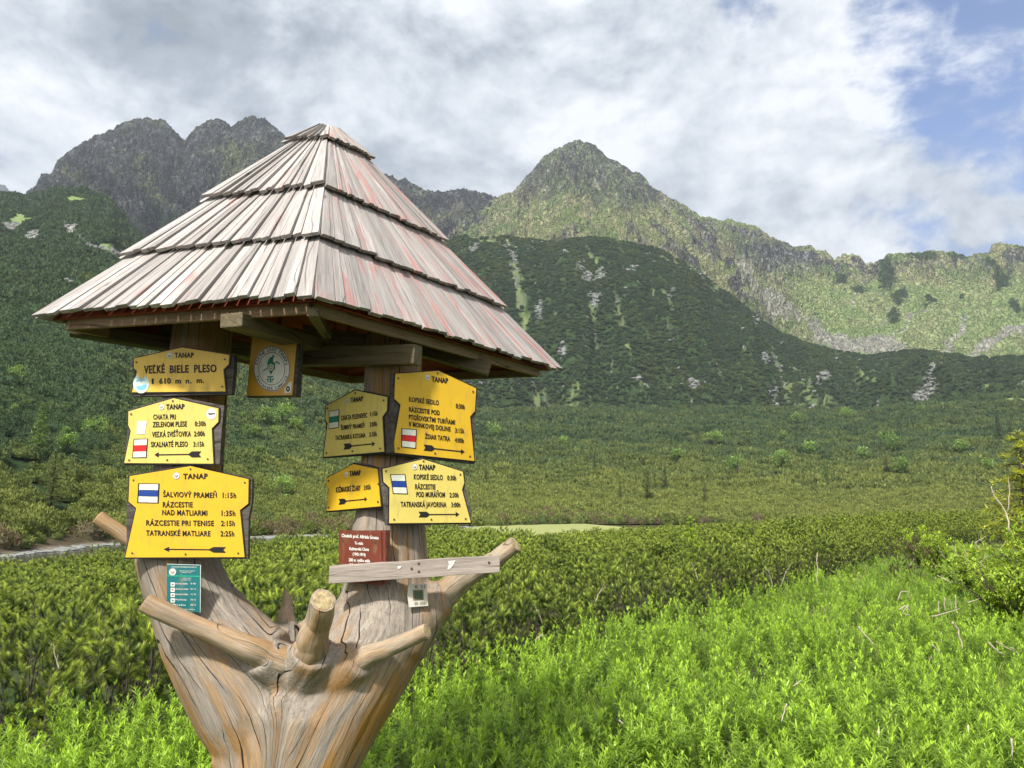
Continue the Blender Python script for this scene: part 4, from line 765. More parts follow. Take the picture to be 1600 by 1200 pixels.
def teal_plaque():
    pl = Plane(287, 915, 2.742, 2); root = empty('info_plaque', pl.at(262, 950)); tag(root, 'small teal emergency information plaque nailed to the left limb of the trunk', 'plaque')
    q = [Z2_(*p) for p in [(388, 773), (643, 780), (640, 1137), (388, 1128)]]
    mb = MB(); poly_plate(mb, pl, q, 0, .006); child(mb.build('plate', M['teal']), root)
    mb = MB(); put_poly(mb, pl, [Z2_(*p) for p in [(388, 857), (642, 862), (642, 872), (388, 867)]], .0008); child(mb.build('green_stripe', M['tealgreen']), root)
    mb = MB()
    for x0, y0, x1, y1 in [(388, 773, 643, 780), (640, 780, 643, 1137), (388, 1126, 640, 1135)]: pass
    put_poly(mb, pl, [Z2_(*p) for p in [(388, 773), (643, 780), (643, 783), (388, 776)]], .0009); put_poly(mb, pl, [Z2_(*p) for p in [(639, 782), (643, 782), (640, 1137), (637, 1137)]], .0009)
    child(mb.build('border', M['white']), root)
    roundel(root, pl, *(Z2_(431, 833) + (5.9, 5.9)))
    def K(*a): mb = MB(); put_text(mb, pl, *T(Z2_, *a)); child(mb.build('lettering', M['white']), root)
    K('TURISTICKÉ INFORMAČNÉ MIESTO', 420, 800, 612, 804, 10, 4.8, .0); K('ZDRAVIE POMOC VEREJNOSŤ', 482, 829, 600, 832, 8, 4.8, 0.); K('štátne lesy', 502, 840, 572, 842, 8, 4.8, 0.); K('VYSOKÉ TATRY', 505, 884, 572, 886, 8, 4.8, 0.); K('tiesňové linky', 500, 896, 568, 898, 8, 4.8, 0.)
    rows = [(926, 'Horská služba', '18 300', M['blue']), (966, 'Záchranná služba', '155, 112', M['red']), (1006, 'Hasičská služba', '112, 150', M['brown']), (1046, 'Polícia', '158, 112', M['blue']), (1086, 'Info', '048, 112', M['black'])]
    for y, a, b, cm in rows: K(a, 453, y, 525 + len(a) * 1.6, y + 1, 11, 4.8, 0.01); K(b, 566, y, 606, y + 1, 11, 4.8, .01)
    K('v tiesni volajte', 480, 1116, 598, 1119, 10, 4.8, .0)
    for y, a, b, cm in rows:
        mb = MB(); put_poly(mb, pl, [Z2_(417, y - 14), Z2_(447, y - 14), Z2_(447, y + 16), Z2_(417, y + 16)], .001); k = child(mb.build('pictogram', M['white']), root)
        mb = MB(); x_, y_ = Z2_(432, y + 1)
        if cm is M['red']: put_poly(mb, pl, [(x_ - 1.7, y_), (x_, y_ - 1.7), (x_ + 1.7, y_), (x_, y_ + 1.7)], .0015)
        else: put_disc(mb, pl, x_, y_, 1.7, 1.5, .0015, .35, 10)
        mb.build('pictogram_mark', cm).parent = k
teal_plaque()
# ---- painted white square on the right limb
def painted_mark():
    pl = Plane(653, 932, 2.868, 24); root = empty('painted_marker', pl.at(637, 949)); tag(root, 'weathered white square patch with a dull green middle on the right limb', 'trail marker')
    mb = MB(); poly_plate(mb, pl, [Z4(*p) for p in [(657, 948), (785, 944), (796, 1096), (664, 1106), (653, 1030)]], 0, .006); child(mb.build('plate', M['whiteworn']), root)
    mb = MB(); put_poly(mb, pl, [Z4(*p) for p in [(688, 985), (762, 983), (764, 1056), (692, 1060)]], .0008); k = child(mb.build('frame', M['brownline']), root)
    mb = MB(); put_poly(mb, pl, [Z4(*p) for p in [(698, 994), (754, 992), (756, 1048), (702, 1050)]], .0012); mb.build('green_square', M['dullgreen']).parent = k
    for a in (('K 21', 704, 976, 772, 974, 22, 4.444, .01), ('0I I0II', 700, 1090, 782, 1086, 20, 4.444, .01)): mb = MB(); put_text(mb, pl, *T(Z4, *a)); child(mb.build('lettering', M['brownline']), root)
M['whiteworn'] = plate_mat('worn_white_paint', (.62, .60, .53)); M['brownline'] = flat('faded_brown', (.20, .15, .10)); M['dullgreen'] = flat('dull_green', (.075, .11, .06)); painted_mark()
# ---- grey plank nailed across
def plank():
    a = (Vector(P(514, 898, 2.76)), Vector(P(781, 881, 2.84)))
    root = empty('plank', a[0]); tag(root, 'grey weathered plank nailed slantwise across the right limb and branch stub', 'plank')
    mb = MB(); r = .4; dr = (a[1] - a[0]).normalized(); up = Vector((0, 0, 1)); n = dr.cross(up).normalized()
    h = .0305; q = lambda c, i, j: c + up * (i * h) + n * (-j * .024)
    N = 10; pts = [a[0].lerp(a[1], i / N) for i in range(N + 1)]; vs = []; gs = []
    L = (a[1] - a[0]).length
    for i, p in enumerate(pts):
        e = [random.uniform(-.0012, .0012) for _ in range(2)]
        vs += [q(p, -1, 0) + up * e[0], q(p, 1, 0) + up * e[1], q(p, 1, 1) + up * e[1], q(p, -1, 1) + up * e[0]]
        gs += [(-h, 0, L * i / N), (h, 0, L * i / N), (h, .024, L * i / N), (-h, .024, L * i / N)]
    fs = [(i * 4 + k, i * 4 + (k + 1) % 4, i * 4 + 4 + (k + 1) % 4, i * 4 + 4 + k) for i in range(N) for k in range(4)] + [(3, 2, 1, 0), (N * 4, N * 4 + 1, N * 4 + 2, N * 4 + 3)]
    mb.add(vs, fs, gs, .4); child(mb.build('board', M['plank'], None, False, .002), root)
    pl = Plane(650, 890, P(650, 890, 2.8).y, math.degrees(math.atan2(a[1].y - a[0].y, a[1].x - a[0].x))); pl.o = a[0]
    for x, y in (Z4(681, 838), Z4(731, 858), Z4(1218, 796), Z4(730, 803)):
        mb = MB(); put_disc(mb, pl, x, y, 2.1, 2.1, .002, 0, 10); child(mb.build('nail_head', M['screw']), root)
    mb = MB(); put_poly(mb, pl, [Z4(*p) for p in [(935, 785), (985, 780), (968, 815), (942, 845), (928, 838), (940, 810)]], .0022); put_poly(mb, pl, [Z4(*p) for p in [(585, 822), (612, 818), (600, 836), (582, 838)]], .0022); child(mb.build('paper_scrap', M['white']), root)
plank()
# ================================================================== ROOF of the signpost
def roof():
    def at_h(px, py, h):
        a, b, c = ray(px, py); k = h / c; return Vector((a * k, b * k, EYE + h))
    H = .65; L = at_h(70, 504, H * 1.03); F = at_h(489, 474, H); R = at_h(863, 583, H * 1.0); B = L + R - F
    ctr = (L + R) / 2; a, b, c = ray(513, 201); k = ctr.y / b; A = Vector((a * k, ctr.y, EYE + c * k)); A0 = A + Vector((0, 0, .02))
    C4 = [L, F, R, B]
    # the ridge is short: the top is cut a little below the point
    rd = (R - F).normalized() * .0 + (R - L).normalized() * .075
    T0 = .02
    ts = []
    for px, dy in ((468, 0), (336, 0), (208, 0)):
        bt = min((abs(800 + FPX * (A.lerp(L, t).x) / (A.lerp(L, t).y * CP + (A.lerp(L, t).z - EYE) * SP) - px), t) for t in np.linspace(.02, 1, 400)); ts.append(bt[1])
    ts = [T0] + ts + [1.0]
    root = empty('roof'); root.parent = post; root.location = -POSTOFF
    root['label'] = 'steep four-sided roof of overlapping weathered planks in four tiers'
    def top(i):  # apex points of face i, spread along the short ridge
        return (A - rd * .5, A + rd * .5)
    faces = [(L, F, A - rd * .45, A + rd * .05, 'shingleL', (17, 15, 12, 8)), (F, R, A + rd * .05, A + rd * .5, 'shingleR', (22, 19, 16, 11)), (R, B, A + rd * .5, A, 'shingleR', (16, 14, 11, 7)), (B, L, A, A - rd * .45, 'shingleL', (20, 17, 14, 9))]
    order = [0, 1, 2, 3]
    for ti in range(4):
        for grp, mname in (((0, 3), 'shingleL'), ((1, 2), 'shingleR')):
            mb = MB()
            for fi in grp:
                Ca, Cb, Aa, Ab, _, NN = faces[fi]; N = round(NN[{0: 3, 1: 2, 2: 1, 3: 0}[ti]] * 1.35)
                nrm = (Cb - Ca).cross(Aa - Ca).normalized()
                if nrm.dot(((Ca + Cb) / 2 - ctr)) < 0: nrm = -nrm
                t0 = max(.0, ts[ti] - .045) if ti else .0; t1 = ts[ti + 1]
                pt = lambda s, t: (Aa.lerp(Ab, s)).lerp(Ca.lerp(Cb, s), t)
                cuts = [0.]; ww = [random.uniform(.8, 1.25) for _ in range(N)]; tot = sum(ww)
                for q in ww: cuts.append(cuts[-1] + q / tot)
                for k in range(N):
                    s0, s1 = cuts[k], cuts[k + 1]; g = .0018 / max(.15, (Cb - Ca).length * t1)
                    tj = t1 + random.uniform(-.006, .006) + (.008 if ti == 3 else 0) * random.random()
                    lapped = .009 if fi in (0, 3) else .004
                    oL = random.uniform(0, .004) + (k % 2) * lapped; oR = oL + random.uniform(-.002, .002) + (lapped * .8 if fi in (0, 3) else .005)
                    th = random.uniform(.013, .017); lo_ = .030 - .004 * ti * 0
                    wdt = lambda t_: max((Ca.lerp(Cb, .5) - Ca).length * 2 * t_, .10); xt = [0., 0., 0., 0.]
                    if k == 0: s0 -= (.020 + .6 * oL) / wdt(t1)
                    if k == N - 1: s1 += (.020 + .6 * oL) / wdt(t1)
                    p = [pt(s0 + g, tj) + nrm * (lo_ + oL * .6), pt(s1 - g, tj + random.uniform(-.003, .003)) + nrm * (lo_ + oR * .6), pt(s1 - g * .3, t0) + nrm * oR * .4, pt(s0 + g * .3, t0) + nrm * oL * .4]
                    q = [v + nrm * th for v in p]
                    # slightly cupped plank: split across its width
                    mb.hexa(p + q, random.random())
            o = mb.build('shingle_row', M[mname], root, False, .0016)
            o['label'] = ('greyish white' if mname == 'shingleL' else 'red flecked') + ' row of planks, ' + ('top cap', 'upper', 'middle', 'lowest')[ti] + ' tier'
    # sheathing boards seen from below, fascia, rafters
    mb = MB()
    for fi, (Ca, Cb, Aa, Ab, _, NN) in enumerate(faces):
        nrm = (Cb - Ca).cross(Aa - Ca).normalized()
        if nrm.dot(((Ca + Cb) / 2 - ctr)) < 0: nrm = -nrm
        pt = lambda s, t: (Aa.lerp(Ab, s)).lerp(Ca.lerp(Cb, s), t)
        nb = 12
        for j in range(nb):
            t0, t1 = j / nb * .985, (j + .94) / nb * .985
            p = [pt(.0, t0) - nrm * .016, pt(.0, t1) - nrm * .016, pt(1, t1) - nrm * .016, pt(1, t0) - nrm * .016]
            mb.hexa(p + [v + nrm * .010 for v in p])
    mb.build('sheathing', M['under'], root)
    mb = MB(); mb2 = MB(); z_ = Vector((0, 0, 1))
    for fi, (Ca, Cb, Aa, Ab, _, NN) in enumerate(faces):
        inn = (ctr - (Ca + Cb) / 2); inn.z = 0; inn.normalize(); d_ = (Cb - Ca).normalized()
        a_ = Ca + inn * .045 + d_ * .05 - z_ * .004; b_ = Cb + inn * .045 - d_ * .05 - z_ * .004
        mb.beam(a_, b_, z_, .018, .038)
    mb.build('fascia', M['fascia'], root, False, .002)
    for Cx in C4:
        dv = (A - Cx); inn = (ctr - Cx); inn.z = 0; inn.normalize()
        mb2.beam(Cx.lerp(A, .12) + inn * .02 - z_ * .055, A - z_ * .09, z_, .05, .06)
    for Ca, Cb in ((L, F), (F, R), (R, B), (B, L)):
        for s in (.33, .66):
            m_ = Ca.lerp(Cb, s); inn = (ctr - m_); inn.z = 0; inn.normalize(); mb2.beam(m_.lerp(A, .10) - z_ * .045, A.lerp(m_, .2) - z_ * .08, z_, .045, .05)
    mb2.build('rafters', M['under'], root, False, .002)
    def bm(a, b, w_, h_, name='beam', mt='beam'):
        mb = MB(); mb.beam(a, b, z_, w_, h_); o = mb.build(name, M[mt], None, False, .003); child(o); return o
    bm(P(361, 500, 2.47), P(520, 548, 3.12), .085, .048)
    bm(P(400, 559, 3.12), P(653, 555, 2.80), .055, .074)
    bm(P(250, 522, 3.02), P(420, 556, 3.35), .07, .06)
    bm(P(640, 540, 3.25), P(765, 577, 3.25), .06, .06)
    bm(P(110, 514, 2.85), P(300, 545, 3.05), .07, .05)
    bm(P(480, 520, 3.35), P(640, 545, 2.95), .06, .06)
    bm(P(488, 487, 2.40), P(488, 487, 2.40) + (ctr - F).normalized() * .5 + z_ * .03, .035, .03)
    # short struts from the posts to the roof
    bm(P(330, 545, 2.99), P(330, 545, 2.99) + Vector((0.02, .05, .45)), .07, .07)
    bm(P(620, 560, 3.05), P(620, 560, 3.05) + Vector((-.03, .02, .38)), .07, .07)
roof()
# ================================================================== PLANTS
def leaf_mat(name, c1, c2, c3=None, trans=.45, rough=.5, objr=.3, tint=None, spec=.35):
    """c1 dark, c2 light (by the 'tip' attribute), varied from plant to plant"""
    m, t = mat(name)
    tip = t.n('ShaderNodeAttribute', attribute_name='tip').outputs['Fac']; rn = t.n('ShaderNodeObjectInfo').outputs['Random']
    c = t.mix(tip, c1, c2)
    if c3 is not None: c = t.mix(t.mr(tip, 1.5, 2, 0, 1), c, c3)
    if tint is not None: c = t.mix(t.n('ShaderNodeAttribute', attribute_name='tint', attribute_type='INSTANCER').outputs['Fac'], c, t.mix(tip, *tint))
    v = t.mr(rn, 0, 1, 1 - objr, 1 + objr * .7); c = t.mix(1, c, t.n('ShaderNodeCombineColor', {0: t.mr(rn, 0, 1, 1 - objr * 1.1, 1 + objr * .8), 1: v, 2: v}).outputs[0], 'MULTIPLY')
    b = t.n('ShaderNodeBsdfPrincipled', {'Base Color': c, 'Roughness': rough, 'Specular IOR Level': spec})
    tr = t.n('ShaderNodeBsdfTranslucent', {'Color': t.mix(1, c, (1.15, 1.1, .6), 'MULTIPLY')})
    ms = t.n('ShaderNodeMixShader', {0: trans, 1: b.outputs[0], 2: tr.outputs[0]}); t.n('ShaderNodeOutputMaterial', {'Surface': ms.outputs[0]}); return m
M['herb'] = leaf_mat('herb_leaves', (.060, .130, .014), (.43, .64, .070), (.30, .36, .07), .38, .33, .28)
M['grassb'] = leaf_mat('grass_blades', (.09, .19, .022), (.29, .46, .06), (.42, .36, .16), .4, .5, .25)
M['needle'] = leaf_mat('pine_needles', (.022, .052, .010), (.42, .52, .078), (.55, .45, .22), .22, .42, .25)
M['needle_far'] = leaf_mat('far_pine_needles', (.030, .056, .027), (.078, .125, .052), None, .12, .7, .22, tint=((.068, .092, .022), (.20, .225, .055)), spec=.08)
M['twig'] = grain_mat('pine_bark', (.10, .082, .062), (.045, .036, .03), crack=.3, plank=0, knots=False)
M['deadwood'] = grain_mat('bleached_twig', (.52, .45, .36), (.33, .27, .2), crack=.3, plank=.2, knots=False)
M['birch'] = leaf_mat('light_green_leaves', (.12, .21, .05), (.26, .40, .10), None, .35, .6, .2)
M['larch'] = leaf_mat('yellow_green_leaves', (.17, .29, .03), (.47, .62, .075), None, .45, .5, .15)
M['spruce'] = leaf_mat('spruce_needles', (.16, .20, .03), (.55, .58, .10), None, .4, .55, .1)
M['browned'] = leaf_mat('browned_needles', (.08, .068, .03), (.17, .14, .065), None, .15, .7, .15)
class LB:
    """numpy builder for many leaves (tri or quad strips all as triangles)"""
    def __init__(s): s.v = []; s.f = []; s.t = []; s.n = 0
    def add(s, V, F, tip):
        s.v.append(np.asarray(V, np.float32)); s.f.append(np.asarray(F, np.int32) + s.n); s.t.append(np.asarray(tip, np.float32)); s.n += len(V)
    def mesh(s, name):
        return raw_mesh(name, np.concatenate(s.v), np.concatenate(s.f), {'tip': np.concatenate(s.t)}, False)
def frames(D):
    ref = np.where(np.abs(D[:, 2:3]) > .9, np.array([[1., 0, 0]]), np.array([[0, 0, 1.]])); U = np.cross(D, ref); U /= np.linalg.norm(U, axis=1, keepdims=True) + 1e-9
    return U, np.cross(U, D)
def unit(a): return a / (np.linalg.norm(a, axis=-1, keepdims=True) + 1e-9)
def leaves(lb, Pp, D, Ln, Wd, tip, droop=.3, seg=3):
    """lanceolate leaves: base points, directions, lengths, widths"""
    n = len(Pp); U, Nn = frames(D); k = 0
    rows = []
    prof = [.35, 1., .75, 0.] if seg == 3 else [.6, 1., 0.]
    for i, w_ in enumerate(prof):
        f = i / (len(prof) - 1); c = Pp + D * (Ln * f)[:, None] + np.array([0, 0, -1.]) * (Ln * droop * f * f)[:, None]
        if w_ > 0: rows += [c - U * (Wd * w_ / 2)[:, None], c + U * (Wd * w_ / 2)[:, None]]
        else: rows += [c]
    V = np.stack(rows, 1).reshape(-1, 3); m = len(rows)
    base = np.arange(n)[:, None] * m; F = []
    q = (m - 1) // 2
    for i in range(q - 1): F += [[2 * i, 2 * i + 1, 2 * i + 3], [2 * i, 2 * i + 3, 2 * i + 2]]
    F += [[m - 3, m - 2, m - 1]]
    F = (base[:, None, :] + np.array(F)[None]).reshape(-1, 3)
    lb.add(V, F, np.repeat(tip, m))
def herb_proto(seed, h=.42, nl=58, lsz=.075):
    r = np.random.default_rng(seed); lb = LB(); stems = r.integers(1, 3)
    for s in range(stems):
        bx = r.normal(0, .03, 2); hh = h * r.uniform(.75, 1.1); lean = r.normal(0, .10, 2)
        t = np.sort(r.uniform(.12, 1, nl)); t[-10:] = 1 - r.uniform(0, .06, 10)
        ang = np.arange(nl) * 2.4 + r.uniform(0, 6); Pp = np.stack([bx[0] + lean[0] * t * t * hh * 2, bx[1] + lean[1] * t * t * hh * 2, t * hh], 1)
        el = .45 + .75 * t ** 3 + r.normal(0, .2, nl); D = unit(np.stack([np.cos(ang) * np.cos(el), np.sin(ang) * np.cos(el), np.sin(el)], 1))
        Ln = lsz * (1.05 - .45 * np.abs(t - .6)) * r.uniform(.7, 1.2, nl) * np.where(t > .93, .75, 1); Wd = Ln * r.uniform(.10, .155, nl)
        leaves(lb, Pp, D, Ln, Wd, np.clip(.05 + .95 * t ** 2 + r.normal(0, .12, nl), 0, 1), r.uniform(.15, .45))  # lower leaves darker: the shade between stems is put into their colour
        leaves(lb, np.array([[bx[0], bx[1], -.02]]), unit(np.array([[lean[0] * 1.2, lean[1] * 1.2, 1.]])), np.array([hh]), np.array([.006]), np.array([.4]), 0)
    return lb.mesh('herb')
def broad_proto(seed):
    r = np.random.default_rng(seed); lb = LB(); n = 12
    ang = r.uniform(0, 6.28, n); el = r.uniform(.4, 1.2, n); D = unit(np.stack([np.cos(ang) * np.cos(el), np.sin(ang) * np.cos(el), np.sin(el)], 1))
    leaves(lb, r.normal(0, .02, (n, 3)) * [1, 1, 0], D, r.uniform(.12, .26, n), r.uniform(.04, .07, n), r.uniform(.3, 1, n), .5); return lb.mesh('broad_leaf')
def grass_proto(seed, dry=0.):
    r = np.random.default_rng(seed); lb = LB(); n = 46
    ang = r.uniform(0, 6.28, n); el = r.uniform(.7, 1.5, n); D = unit(np.stack([np.cos(ang) * np.cos(el), np.sin(ang) * np.cos(el), np.sin(el)], 1))
    leaves(lb, r.normal(0, .05, (n, 3)) * [1, 1, 0], D, r.uniform(.14, .34, n), r.uniform(.004, .008, n), np.where(r.random(n) < dry, 2., r.uniform(.2, 1, n)), .45); return lb.mesh('grass')
def hidden_collection(name, protos, mats):
    c = bpy.data.collections.new(name)
    for i, (me, mt) in enumerate(zip(protos, mats)):
        me.materials.append(mt); o = bpy.data.objects.new(f'{name}_{i:02d}', me); c.objects.link(o)
    return c
def scatter(name, pts, rot, scl, idx, coll, label, cat, kind='stuff', tint=None):
    me = bpy.data.meshes.new(name); me.vertices.add(len(pts)); me.vertices.foreach_set('co', np.asarray(pts, np.float32).ravel())
    a = me.attributes.new('rot', 'FLOAT_VECTOR', 'POINT'); a.data.foreach_set('vector', np.asarray(rot, np.float32).ravel())
    a = me.attributes.new('scl', 'FLOAT_VECTOR', 'POINT'); a.data.foreach_set('vector', np.asarray(scl, np.float32).ravel())
    a = me.attributes.new('idx', 'INT', 'POINT'); a.data.foreach_set('value', np.asarray(idx, np.int32))
    if tint is not None: a = me.attributes.new('tint', 'FLOAT', 'POINT'); a.data.foreach_set('value', np.asarray(tint, np.float32))
    o = link(name, me); tag(o, label, cat, None, kind)
    g = bpy.data.node_groups.new(name + '_scatter', 'GeometryNodeTree'); g.interface.new_socket('Geometry', in_out='INPUT', socket_type='NodeSocketGeometry'); g.interface.new_socket('Geometry', in_out='OUTPUT', socket_type='NodeSocketGeometry')
    N = g.nodes.new; gi = N('NodeGroupInput'); go = N('NodeGroupOutput'); ip = N('GeometryNodeInstanceOnPoints'); ci = N('GeometryNodeCollectionInfo'); ci.inputs[0].default_value = coll; ci.inputs['Separate Children'].default_value = True; ci.inputs['Reset Children'].default_value = True
    def na(n_, ty):
        q = N('GeometryNodeInputNamedAttribute'); q.data_type = ty; q.inputs[0].default_value = n_; return q.outputs[0]
    e2r = N('FunctionNodeEulerToRotation'); g.links.new(na('rot', 'FLOAT_VECTOR'), e2r.inputs[0])
    g.links.new(gi.outputs[0], ip.inputs['Points']); g.links.new(ci.outputs[0], ip.inputs['Instance']); ip.inputs['Pick Instance'].default_value = True
    g.links.new(na('idx', 'INT'), ip.inputs['Instance Index']); g.links.new(e2r.outputs[0], ip.inputs['Rotation']); g.links.new(na('scl', 'FLOAT_VECTOR'), ip.inputs['Scale']); g.links.new(ip.outputs[0], go.inputs[0])
    md = o.modifiers.new('scatter', 'NODES'); md.node_group = g; return o
# ---- herbs in front
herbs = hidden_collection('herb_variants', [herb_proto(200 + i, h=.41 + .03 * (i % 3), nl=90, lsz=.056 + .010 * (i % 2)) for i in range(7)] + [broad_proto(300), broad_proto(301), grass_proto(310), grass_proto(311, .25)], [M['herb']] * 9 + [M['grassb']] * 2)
def scatter_herbs():
    r = np.random.default_rng(5); X = []; Y = []
    for y0, y1, dens in ((1.3, 3.2, 190), (3.2, 5.5, 150), (5.5, 9, 88), (9, 15, 44), (15, 30, 20)):
        w0 = y1 * .78 + .5; n = int((y1 - y0) * 2 * w0 * dens); x = r.uniform(-w0, w0, n); y = r.uniform(y0, y1, n); X.append(x); Y.append(y)
    x = np.concatenate(X); y = np.concatenate(Y)
    s = edge_s(x, y); keep = (s < .15) & (np.abs(x) < y * .78 + .5)
    tr = P(450, 1440, 2.93); keep &= np.hypot(x - tr.x, y - 2.93) > .30
    hole = fbm(x * .9, y * .9, 3, 111); keep &= (hole > -.34) | (r.random(len(x)) < .28)
    x, y, hole = x[keep], y[keep], hole[keep]; z_ = ground_z(x, y); n = len(x)
    hgt = .98 + .32 * fbm(x * .8 + 4, y * .8, 3, 113) + .12 * fbm(x * 3, y * 3, 2, 115) + .10 * sstep(y, 2.5, 5)
    near = sstep(3.0 - y, 0, 1.4) * .35
    sc = hgt * r.uniform(.7, 1.12, n) * (1 - near) * .94
    idx = r.integers(0, 7, n); q = r.random(n)
    gz = sstep(x - y * .33, 0, 3) * .35 + .13 + .35 * sstep(y, 9, 16)
    idx = np.where(q < gz, r.integers(9, 11, n), idx); idx = np.where((q > .91 - .10 * near), r.integers(7, 9, n), idx)
    sc = np.where(idx >= 9, sc * 1.15, sc); sc = np.where((idx == 7) | (idx == 8), sc * .9, sc)
    rot = np.stack([r.normal(0, .10, n), r.normal(0, .10, n), r.uniform(0, 6.28, n)], 1)
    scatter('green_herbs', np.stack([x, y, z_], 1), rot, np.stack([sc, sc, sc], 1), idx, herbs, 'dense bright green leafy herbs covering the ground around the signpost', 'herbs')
scatter_herbs()
# ---- mountain pines
def pine_proto(seed, h=1.35, rad=.8, nsh=185, nn=100, nlen=.056, sh_len=.095):
    r = np.random.default_rng(seed); lb = LB(); br = MB(); random.seed(seed)
    a = r.uniform(0, 6.28, nsh); q = r.random(nsh); el = np.arcsin(r.uniform(.0, 1, nsh) ** 1.1); rr = .45 + .57 * r.random(nsh) ** .42
    nlob = 10; la = np.arange(nlob) * 2.4 + r.uniform(0, 6); le = np.arcsin(np.linspace(.12, .97, nlob)); lr_ = rad * r.uniform(.62, .9, nlob); hh_ = h * r.uniform(.74, .98, nlob)
    LC = np.stack([np.cos(la) * np.cos(le) * lr_, np.sin(la) * np.cos(le) * lr_, np.sin(le) * hh_ * .84], 1); j = r.integers(0, nlob, nsh)
    off = np.stack([np.cos(a) * np.cos(el), np.sin(a) * np.cos(el), np.sin(el) * 1.25 - .25], 1) * (rr * .27)[:, None]; C = LC[j] + off; C[:, 2] = np.abs(C[:, 2]) + .03; a = np.arctan2(C[:, 1], C[:, 0]) * .5 + a * .5; inner = np.clip((rr - .5) / .4, 0, 1)
    D = unit(np.stack([np.cos(a) * .85 * np.cos(el), np.sin(a) * .70 * np.cos(el), .80 + 0 * a], 1) + r.normal(0, .30, (nsh, 3)))
    sl = sh_len * r.uniform(.7, 1.35, nsh)
    # needles
    k = nn; t = np.tile(np.linspace(.02, 1, k), (nsh, 1)) + r.normal(0, .02, (nsh, k)); an = np.tile(np.arange(k) * 2.4, (nsh, 1)) + r.uniform(0, 6, (nsh, 1))
    U, V_ = frames(D); P0 = C[:, None] + D[:, None] * (sl[:, None] * t)[..., None]
    opn = 1.25 - .95 * t + r.normal(0, .16, (nsh, k))
    N_ = U[:, None] * np.cos(an)[..., None] + V_[:, None] * np.sin(an)[..., None]
    ND = unit(D[:, None] * np.cos(opn)[..., None] + N_ * np.sin(opn)[..., None])
    Ln = nlen * r.uniform(.75, 1.15, (nsh, k)); W_ = .0044 + .0016 * r.random((nsh, k))
    side = np.cross(ND, D[:, None] + .01); side = unit(side)
    v = np.stack([P0 - side * W_[..., None] / 2, P0 + side * W_[..., None] / 2, P0 + ND * Ln[..., None]], 2).reshape(-1, 3)
    outer = inner * np.clip(.25 + C[:, 2] / h, 0, 1); tipc = np.clip(-.10 + .50 * outer[:, None] + .80 * (t - .30) + r.normal(0, .16, (nsh, 1)), 0, 1)  # inner and low needles darker: self-shade put into colour; young shoot ends paler
    n = nsh * k; lb.add(v, np.arange(n * 3).reshape(-1, 3), np.repeat(tipc.reshape(-1), 3))
    # pale candles
    for i in range(nsh):
        if r.random() < .33 and C[i, 2] > h * .35:
            e = C[i] + D[i] * sl[i]; w_ = .0045; L_ = r.uniform(.02, .05); d = unit(D[i] * .4 + np.array([0, 0, 1.])); uu, vv = frames(d[None]); uu = uu[0]; vv = vv[0]
            V4 = [e + uu * w_, e - uu * w_ * .5 + vv * w_, e - uu * w_ * .5 - vv * w_, e + d * L_]; lb.add(V4, [[0, 1, 3], [1, 2, 3], [2, 0, 3]], [2.0] * 4)
    for i in range(0, nsh, 10):
        e = C[i] + D[i] * sl[i] * .3; b = np.array([r.normal(0, .08), r.normal(0, .08), -.05]); m1 = b * .6 + e * .4; m1[2] = e[2] * .22; m2 = b * .15 + e * .85; m2[2] = e[2] * .72
        rd_ = r.uniform(.004, .009); br.tube([b, m1, m2, e], [rd_ * 1.4, rd_, rd_ * .6, .003], 5, False)
    return lb.mesh('pine_foliage'), br.mesh('pine_branches', True)
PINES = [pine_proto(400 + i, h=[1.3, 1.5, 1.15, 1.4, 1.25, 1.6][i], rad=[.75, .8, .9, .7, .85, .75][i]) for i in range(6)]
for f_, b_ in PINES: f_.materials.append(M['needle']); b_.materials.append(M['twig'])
def pine_joined(i):
    """foliage and branches in one mesh for the mass further back"""
    f_, b_ = PINES[i]; me = bpy.data.meshes.new('pine_far'); nv = len(f_.vertices); co = np.empty(nv * 3, np.float32); f_.vertices.foreach_get('co', co); return f_
